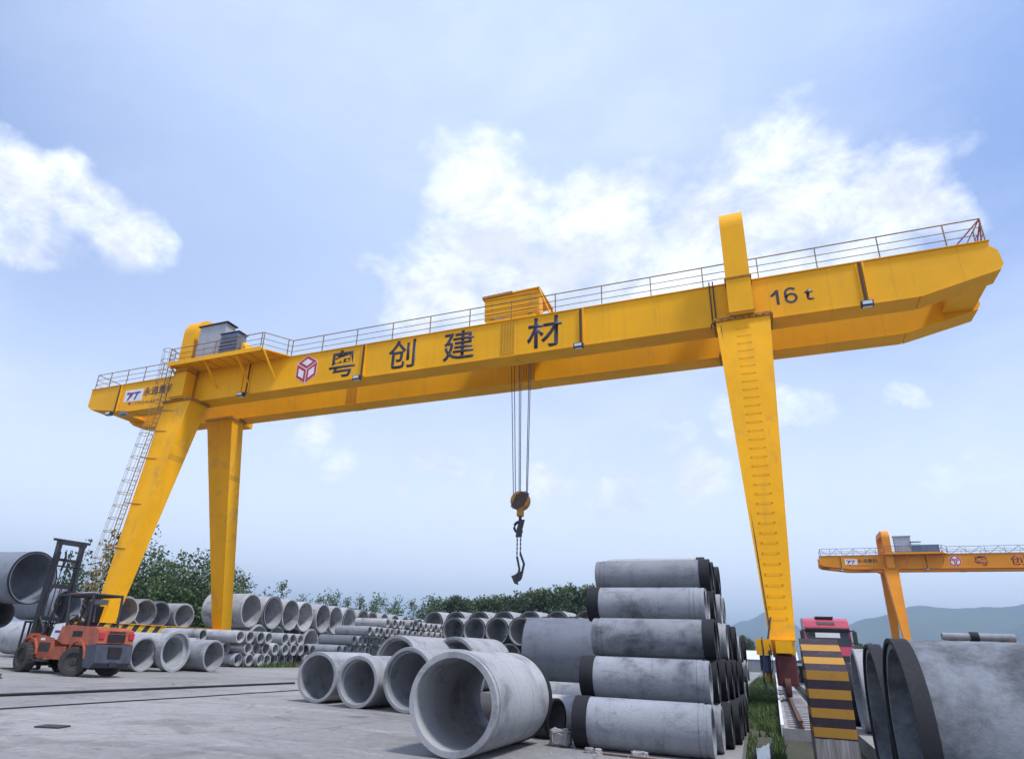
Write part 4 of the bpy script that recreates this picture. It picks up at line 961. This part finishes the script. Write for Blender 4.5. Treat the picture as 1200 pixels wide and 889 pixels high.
# bevel-like shoulders
MB().hexa([(-W+.05,.115,2.02),(W-.05,.115,2.02),(W-.05,.175,2.02),(-W+.05,.175,2.02)],[(-W+.12,.36,2.80),(W-.12,.36,2.80),(W-.12,.42,2.80),(-W+.12,.42,2.80)]).build('windscreen','glass_dark',cab,None).location=(0,-.03,0)
MB().box(-.6,.55,.28,.31,2.42,2.66).build('dash_papers','white_paint',cab).location=(0,-.09,0)
MB().hexa([(-W-.01,.26,2.72),(W+.01,.26,2.72),(W+.01,.5,2.78),(-W-.01,.5,2.78)],[(-W+.04,.16,2.86),(W-.04,.16,2.86),(W-.04,.46,2.92),(-W+.04,.46,2.92)]).build('sun_visor','plastic',cab)
MB().box(-.42,.42,.75,1.4,3.422,3.50).build('roof_hatch','plastic',cab)
MB().hexa([(-.42,.47,3.08),(.42,.47,3.08),(.42,.50,3.08),(-.42,.50,3.08)],[(-.42,.56,3.22),(.42,.56,3.22),(.42,.60,3.22),(-.42,.60,3.22)]).build('roof_vent','plastic',cab)
MB().box(-.9,.9,-.03,-.002,1.0,1.55).build('grille','plastic',cab); MB().bbox(-W-.02,W+.02,-.18,-.035,.35,.92,.04).build('bumper','truck_red',cab)
for sx in (-1,1):
    mi=MB().bbox(sx*1.22-.10,sx*1.22+.10,.05,.2,2.1,2.75,.04).build('mirror','plastic',cab); MB().tube([(sx*1.05,.3,2.75),(sx*1.22,.13,2.80),(sx*1.22,.13,2.7)],.03,6).tube([(sx*1.05,.3,2.2),(sx*1.22,.13,2.15)],.025,6).build('mirror_arm','plastic',mi)
    MB().bbox(sx*.82-.16,sx*.82+.16,-.205,-.182,.55,.8,.01).build('headlight','lens',cab)
    MB().box(sx*1.065-.006,sx*1.065+.006,.75,1.7,1.95,2.75).build('side_window','glass_dark',cab)
bd=MB().box(-1.2,1.2,2.4,9.6,1.15,1.3).build('flatbed','dark',t)
MB().box(-.5,.5,2.1,9.4,.75,1.148).build('frame','dark',t)
for y in (1.0,5.6,7.0):
    for sx in (-1,1):
        wv_=MB().lathe([(-.15,.5),(.15,.5),(.15,.3),(.08,.1),(-.08,.1),(-.15,.3)],'x',24,(sx*1.02,y,.5)).build('wheel','tyre',t)
# ------------------------------------------------------------------ trees
def leaf_mat(name,c0,c1,c2):
    m,nt,b=new_mat(name); g=G(nt); geo=g.n('ShaderNodeNewGeometry'); oi=g.n('ShaderNodeObjectInfo')
    c=g.mix(geo.outputs['Random Per Island'],c0,c1); n=g.noise(tc(g),.45,3,.6); c=g.mix(g.m('MULTIPLY',g.rng(n,.42,.65),.7),c,c2)
    hs=g.n('ShaderNodeHueSaturation'); g.l(c,hs.inputs['Color']); g.l(g.rng(oi.outputs['Random'],0,1,.8,1.2,False),hs.inputs['Value']); g.l(g.rng(oi.outputs['Random'],0,1,.485,.51,False),hs.inputs['Hue'])
    g.l(hs.outputs[0],b.inputs['Base Color']); b.inputs['Roughness'].default_value=.6
    tr=g.n('ShaderNodeBsdfTranslucent'); g.l(hs.outputs[0],tr.inputs['Color']); ms=g.n('ShaderNodeMixShader'); ms.inputs[0].default_value=.22
    o=[x for x in nt.nodes if x.type=='OUTPUT_MATERIAL'][0]; g.l(b.outputs[0],ms.inputs[1]); g.l(tr.outputs[0],ms.inputs[2]); g.l(ms.outputs[0],o.inputs[0]); return m
MT['leaf']=leaf_mat('bamboo_leaves',(.035,.070,.028),(.070,.120,.040),(.11,.155,.05))
MT['leaf2']=leaf_mat('broad_leaves',(.03,.062,.03),(.06,.105,.042),(.10,.145,.05))
MT['bark']=simple('bark',(.10,.085,.06),.9,var=.4,scale=6)
def leafcard(m,p,s,rnd,up=.0):
    d=Vector((rnd.gauss(0,1),rnd.gauss(0,1),rnd.gauss(0,.6)-up)).normalized(); e=d.cross(Vector((rnd.gauss(0,1),rnd.gauss(0,1),rnd.gauss(0,1)))).normalized()
    a=p+d*s; m.add([p-e*s*.28,p+d*s*.5-e*s*.34,a,p+d*s*.5+e*s*.34],[(0,1,2,3)])
def bamboo_proto(seed,h,spread,nst,leaf):
    rnd=random.Random(seed); tm=MB(); lm=MB()
    for k in range(nst):
        a=rnd.uniform(0,2*PI); q=rnd.random()**.6*spread*.45; x,y=q*math.cos(a),q*math.sin(a); hh=h*rnd.uniform(.55,1.0)
        lean=Vector((math.cos(a+rnd.uniform(-.7,.7)),math.sin(a+rnd.uniform(-.7,.7)),0))*spread*rnd.uniform(.1,.55)
        P=[Vector((x,y,0))+lean*(t*t)+Vector((0,0,hh*(t-.12*t**3*min(1,lean.length/spread*2)))) for t in (0,.2,.4,.6,.8,1.)]
        tm.tube(P,.05,5,.012,cap=False)
        for j in range(int(105*leaf)):
            t=rnd.random()**.75*.86+.14; i=min(4,int(t*5)); p=P[i].lerp(P[i+1],t*5-i)
            wd=(.95*(1-t)**.6+.22)*spread*.42
            c=p+Vector((rnd.gauss(0,wd*.55),rnd.gauss(0,wd*.55),rnd.gauss(0,.25)))
            if t<.35 and rnd.random()<.35: continue
            for _ in range(5): leafcard(lm,c+Vector((rnd.gauss(0,.16),rnd.gauss(0,.16),rnd.gauss(0,.13))),rnd.uniform(.16,.34),rnd,.5)
    return tm.mesh('trunk','bark'),lm.mesh('crown','leaf')
def broad_proto(seed,h,spread,leaf=1.):
    rnd=random.Random(seed); tm=MB(); lm=MB()
    th=h*.35; tm.tube([(0,0,-.3),(.05*h*rnd.uniform(-1,1),0,th*.6),(.06*h*rnd.uniform(-1,1),.03*h,th)],.22,7,.14,cap=False)
    lobes=[]
    for k in range(13):
        a=rnd.uniform(0,2*PI); q=spread*.5*rnd.random()**.5; z=h*rnd.uniform(.38,.9); q*=math.sqrt(max(.08,1-((z-h*.52)/(h*.48))**2))
        c=Vector((q*math.cos(a),q*math.sin(a),z)); lobes.append((c,h*rnd.uniform(.10,.19)))
        tm.tube([(0,0,th*rnd.uniform(.6,1)),c.lerp(Vector((0,0,th)),.4)+Vector((0,0,.2)),c],.08,5,.02,cap=False)
    for c,r in lobes:
        for _ in range(int(150*leaf)):
            v=Vector((rnd.gauss(0,1),rnd.gauss(0,1),rnd.gauss(0,1))).normalized()*r*(rnd.random()**.45)
            v.z*=.75; p=c+v
            for _ in range(3): leafcard(lm,p+Vector((rnd.gauss(0,.14),rnd.gauss(0,.14),rnd.gauss(0,.1))),rnd.uniform(.18,.36),rnd)
    return tm.mesh('trunk','bark'),lm.mesh('crown','leaf2')
BP=[bamboo_proto(21,9.5,5.2,11,1.),bamboo_proto(22,9.,5.5,12,1.),bamboo_proto(23,9.,4.6,8,.8),bamboo_proto(24,8.,3.5,4,.45)]
BR=[broad_proto(31,8,6.5),broad_proto(32,8,7),broad_proto(33,8,6)]
def tree(pm,x,y,s,rz,label,name,group,z=-.3,sz=1.):
    t=thing(name,(x,y,z),rz,label,'tree',group); t.scale=(s,s,s*sz)
    for nm,me in (('trunk',pm[0]),('crown',pm[1])):
        o=bpy.data.objects.new(nm,me); COL.objects.link(o); o.parent=t
    return t
rnd=random.Random(5)
gA='bamboo clumps behind the left stacks'
# (direction pixel x, distance, top height)
import itertools
def gp(px,dist,py=760): 
    d=pdir(px,py); n=math.hypot(d.x,d.y); return (-.344+d.x/n*dist,-28.565+d.y/n*dist)
LB=[(62,66,6.4,3,'thin wispy bamboo rising behind the forklift mast'),(92,67,8.3,3,'tall thin bamboo between the mast and the ladder leg'),(118,70,8.2,3,'sparse yellowing bamboo beside the caged ladder'),(80,80,5.2,1,'low green clump seen through the forklift guard'),
(150,72,7.8,2,'bamboo clump just right of the leaning crane leg'),(172,70,10.6,0,'tallest dark bamboo clump between the left crane legs'),(196,72,10.2,1,'dense bamboo clump in the middle between the left crane legs'),(222,73,9.3,0,'rounded bamboo clump left of the far crane leg'),(243,75,8.6,2,'bamboo clump partly behind the far crane leg'),
(272,76,8.0,1,'bamboo clump just right of the far crane leg'),(298,78,8.4,2,'bamboo with feathery top above the first big pipes'),(318,80,7.0,3,'thin bamboo at the right end of the left thicket')]
for px,D,h,k,lab in LB:
    x,y=gp(px,D); s=h*1.12/(9.3 if k<3 else 7.6)
    tree(BP[k],x,y,s,rnd.uniform(0,6.28),lab,'bamboo_clump',gA,sz=rnd.uniform(.97,1.05))
for i,px in enumerate((160,184,210,233,258,284,140)):
    x,y=gp(px,79+3*(i%2)); tree(BP[i%2],x,y,.72,rnd.uniform(0,6),'low dark bamboo at the foot of the left thicket, %s from left'%(ORD[i] if i else 'first'),'bamboo_clump',gA)
# receding belt
gB='trees of the distant belt behind the pipe stacks'
belt=[]
px=338
tops=[(330,694),(350,697),(370,695),(395,693),(420,694),(440,700),(470,697),(490,700),(520,704),(533,690),(545,697),(560,694),(575,700),(600,690),(620,690),(640,683),(655,681),(670,683),(690,684),(720,688)]
def top_at(x):
    for (a,ya),(b,yb) in zip(tops,tops[1:]):
        if a<=x<=b: return ya+(yb-ya)*(x-a)/(b-a)
    return 690
i=0; ORDN=['first','second','third','fourth','fifth','sixth','seventh','eighth','ninth','tenth','eleventh','twelfth','thirteenth','fourteenth','fifteenth','sixteenth','seventeenth','eighteenth','nineteenth','twentieth','twenty-first','twenty-second','twenty-third','twenty-fourth','twenty-fifth','twenty-sixth','twenty-seventh','twenty-eighth','twenty-ninth','thirtieth']
while px<730:
    D=88+.10*(px-330); d=pdir(px,top_at(px)+rnd.uniform(-1,4)); n=math.hypot(d.x,d.y); h=1.08+d.z/n*D+.9
    x,y=-.344+d.x/n*D,-28.565+d.y/n*D
    if px<520: k=rnd.choice([2,1,2,3]); pm=BP[k]; s=h/(9.3 if k<3 else 7.6)
    else: pm=BR[i%3]; s=h/8.4
    tree(pm,x,y,s,rnd.uniform(0,6.28),'belt tree behind the pipe stacks, %s from the left%s'%(ORDN[i],', under the lifting sling' if 600<px<625 else ''),'belt_tree',gB)
    px+=12+rnd.uniform(0,5); i+=1
for j in range(20):
    px=335+j*21; D=100+.1*(px-330); x,y=gp(px,D); tree(BR[j%3],x,y,.62,rnd.uniform(0,6),'low bushy tree filling the belt behind, %s from the left'%ORDN[j],'belt_tree',gB)
gC='small trees on the far right horizon'
for j,(px,D,h,kk) in enumerate([(862,210,7.5,0),(870,215,9.5,1),(878,212,8.0,2),(848,216,6,1),(1000,190,7,0),(1010,196,7.5,1),(1022,200,7.5,2),(990,205,6.5,1),(1035,215,7.5,0),(1048,205,7,1),(1062,208,7,2),(1078,212,7,0),(1095,214,7,1),(1115,216,7,2)]):
    x,y=gp(px,D,775); tree(BR[kk],x,y,h/8.2,rnd.uniform(0,6),'far green tree on the right horizon, %s counting from the tall stack'%ORDN[j],'far_tree',gC)
# low sheds far off beside the right leg
t=thing('shed',(-1.5,150,-.26),0,'long low white roofed shed far off, left of the right crane leg','shed')
MB().box(-16,6,0,14,0,2.2).build('wall','grey_box',t); MB().prism([(-.6,2.2),(14.6,2.2),(7,4.3)],-16.5,6.5,'x').build('roof','shed_roof',t)
t=thing('shed',(-72,34,0),0,'blue roofed hut glimpsed through the forklift guard','shed')
MB().box(-3,3,0,5,0,3.6).build('wall','grey_box',t); MB().prism([(-.4,3.6),(5.4,3.6),(2.5,4.8)],-3.4,3.4,'x').build('roof','blue_box',t)
# ------------------------------------------------------------------ mountains
def hill_mat():
    m,nt,b=new_mat('forested_slopes'); g=G(nt); v=tc(g); n=g.noise(g.map(v,(.004,.004,.008)),1.,8,.65); g.l(g.mix(g.rng(n,.35,.65),(.03,.05,.03),(.07,.095,.05)),b.inputs['Base Color']); b.inputs['Roughness'].default_value=.95; return m
MT['hill']=hill_mat()
def ridge(pts,Dn,Df,seed):
    "pts: (pixel x, height) directions; a mountain body rising between near and far distance"
    from mathutils import noise as mn
    m=MB(); cols=90; rows=26; x0,x1=pts[0][0],pts[-1][0]
    vs=[];fs=[]
    for i in range(cols+1):
        px=x0+(x1-x0)*i/cols
        for (a,ha),(b,hb) in zip(pts,pts[1:]):
            if a<=px<=b: H=ha+(hb-ha)*(.5-.5*math.cos(PI*(px-a)/(b-a))); break
        d=pdir(px,775); n=math.hypot(d.x,d.y); ux,uy=d.x/n,d.y/n
        for j in range(rows+1):
            t=j/rows; D=Dn+(Df-Dn)*t; x,y=ux*D,uy*D
            e=math.sin(PI*min(1,t*1.0))**1.1 if t<=.5 else math.sin(PI*t)
            nz=mn.fractal(Vector((x*.0016+seed,y*.0016,0)),.9,2.1,6)
            vs.append((x,y,-3+H*e*(1+.10*nz)+ (60*nz*e*(1-e)*.8)))
    for i in range(cols):
        for j in range(rows):
            a=i*(rows+1)+j; fs.append((a,a+rows+1,a+rows+2,a+1))
    m.add(vs,fs,True); o=m.build('hills','hill'); return struct(o)
ridge([(780,90),(845,200),(880,240),(905,290),(930,250),(960,150),(1000,60)],3600,5600,3)
ridge([(900,10),(950,80),(985,185),(1030,225),(1090,285),(1140,272),(1200,262),(1260,280),(1340,230)],2700,4700,8)
ridge([(1130,10),(1180,120),(1220,175),(1300,190),(1380,120)],2300,3900,15)
# ------------------------------------------------------------------ haze
m,nt,b=new_mat('haze'); nt.nodes.clear(); o_=nt.nodes.new('ShaderNodeOutputMaterial'); pv=nt.nodes.new('ShaderNodeVolumePrincipled')
pv.inputs['Color'].default_value=(.58,.77,1,1); pv.inputs['Density'].default_value=HAZE_D; pv.inputs['Anisotropy'].default_value=.3
nt.links.new(pv.outputs[0],o_.inputs['Volume'])
E2=9500
hz=MB().box(-E2,E2,-400,E2,-6,420).build('haze',m); hz['kind']='stuff'; tag(hz,'thin bluish haze lying over the yard and the hills','haze')
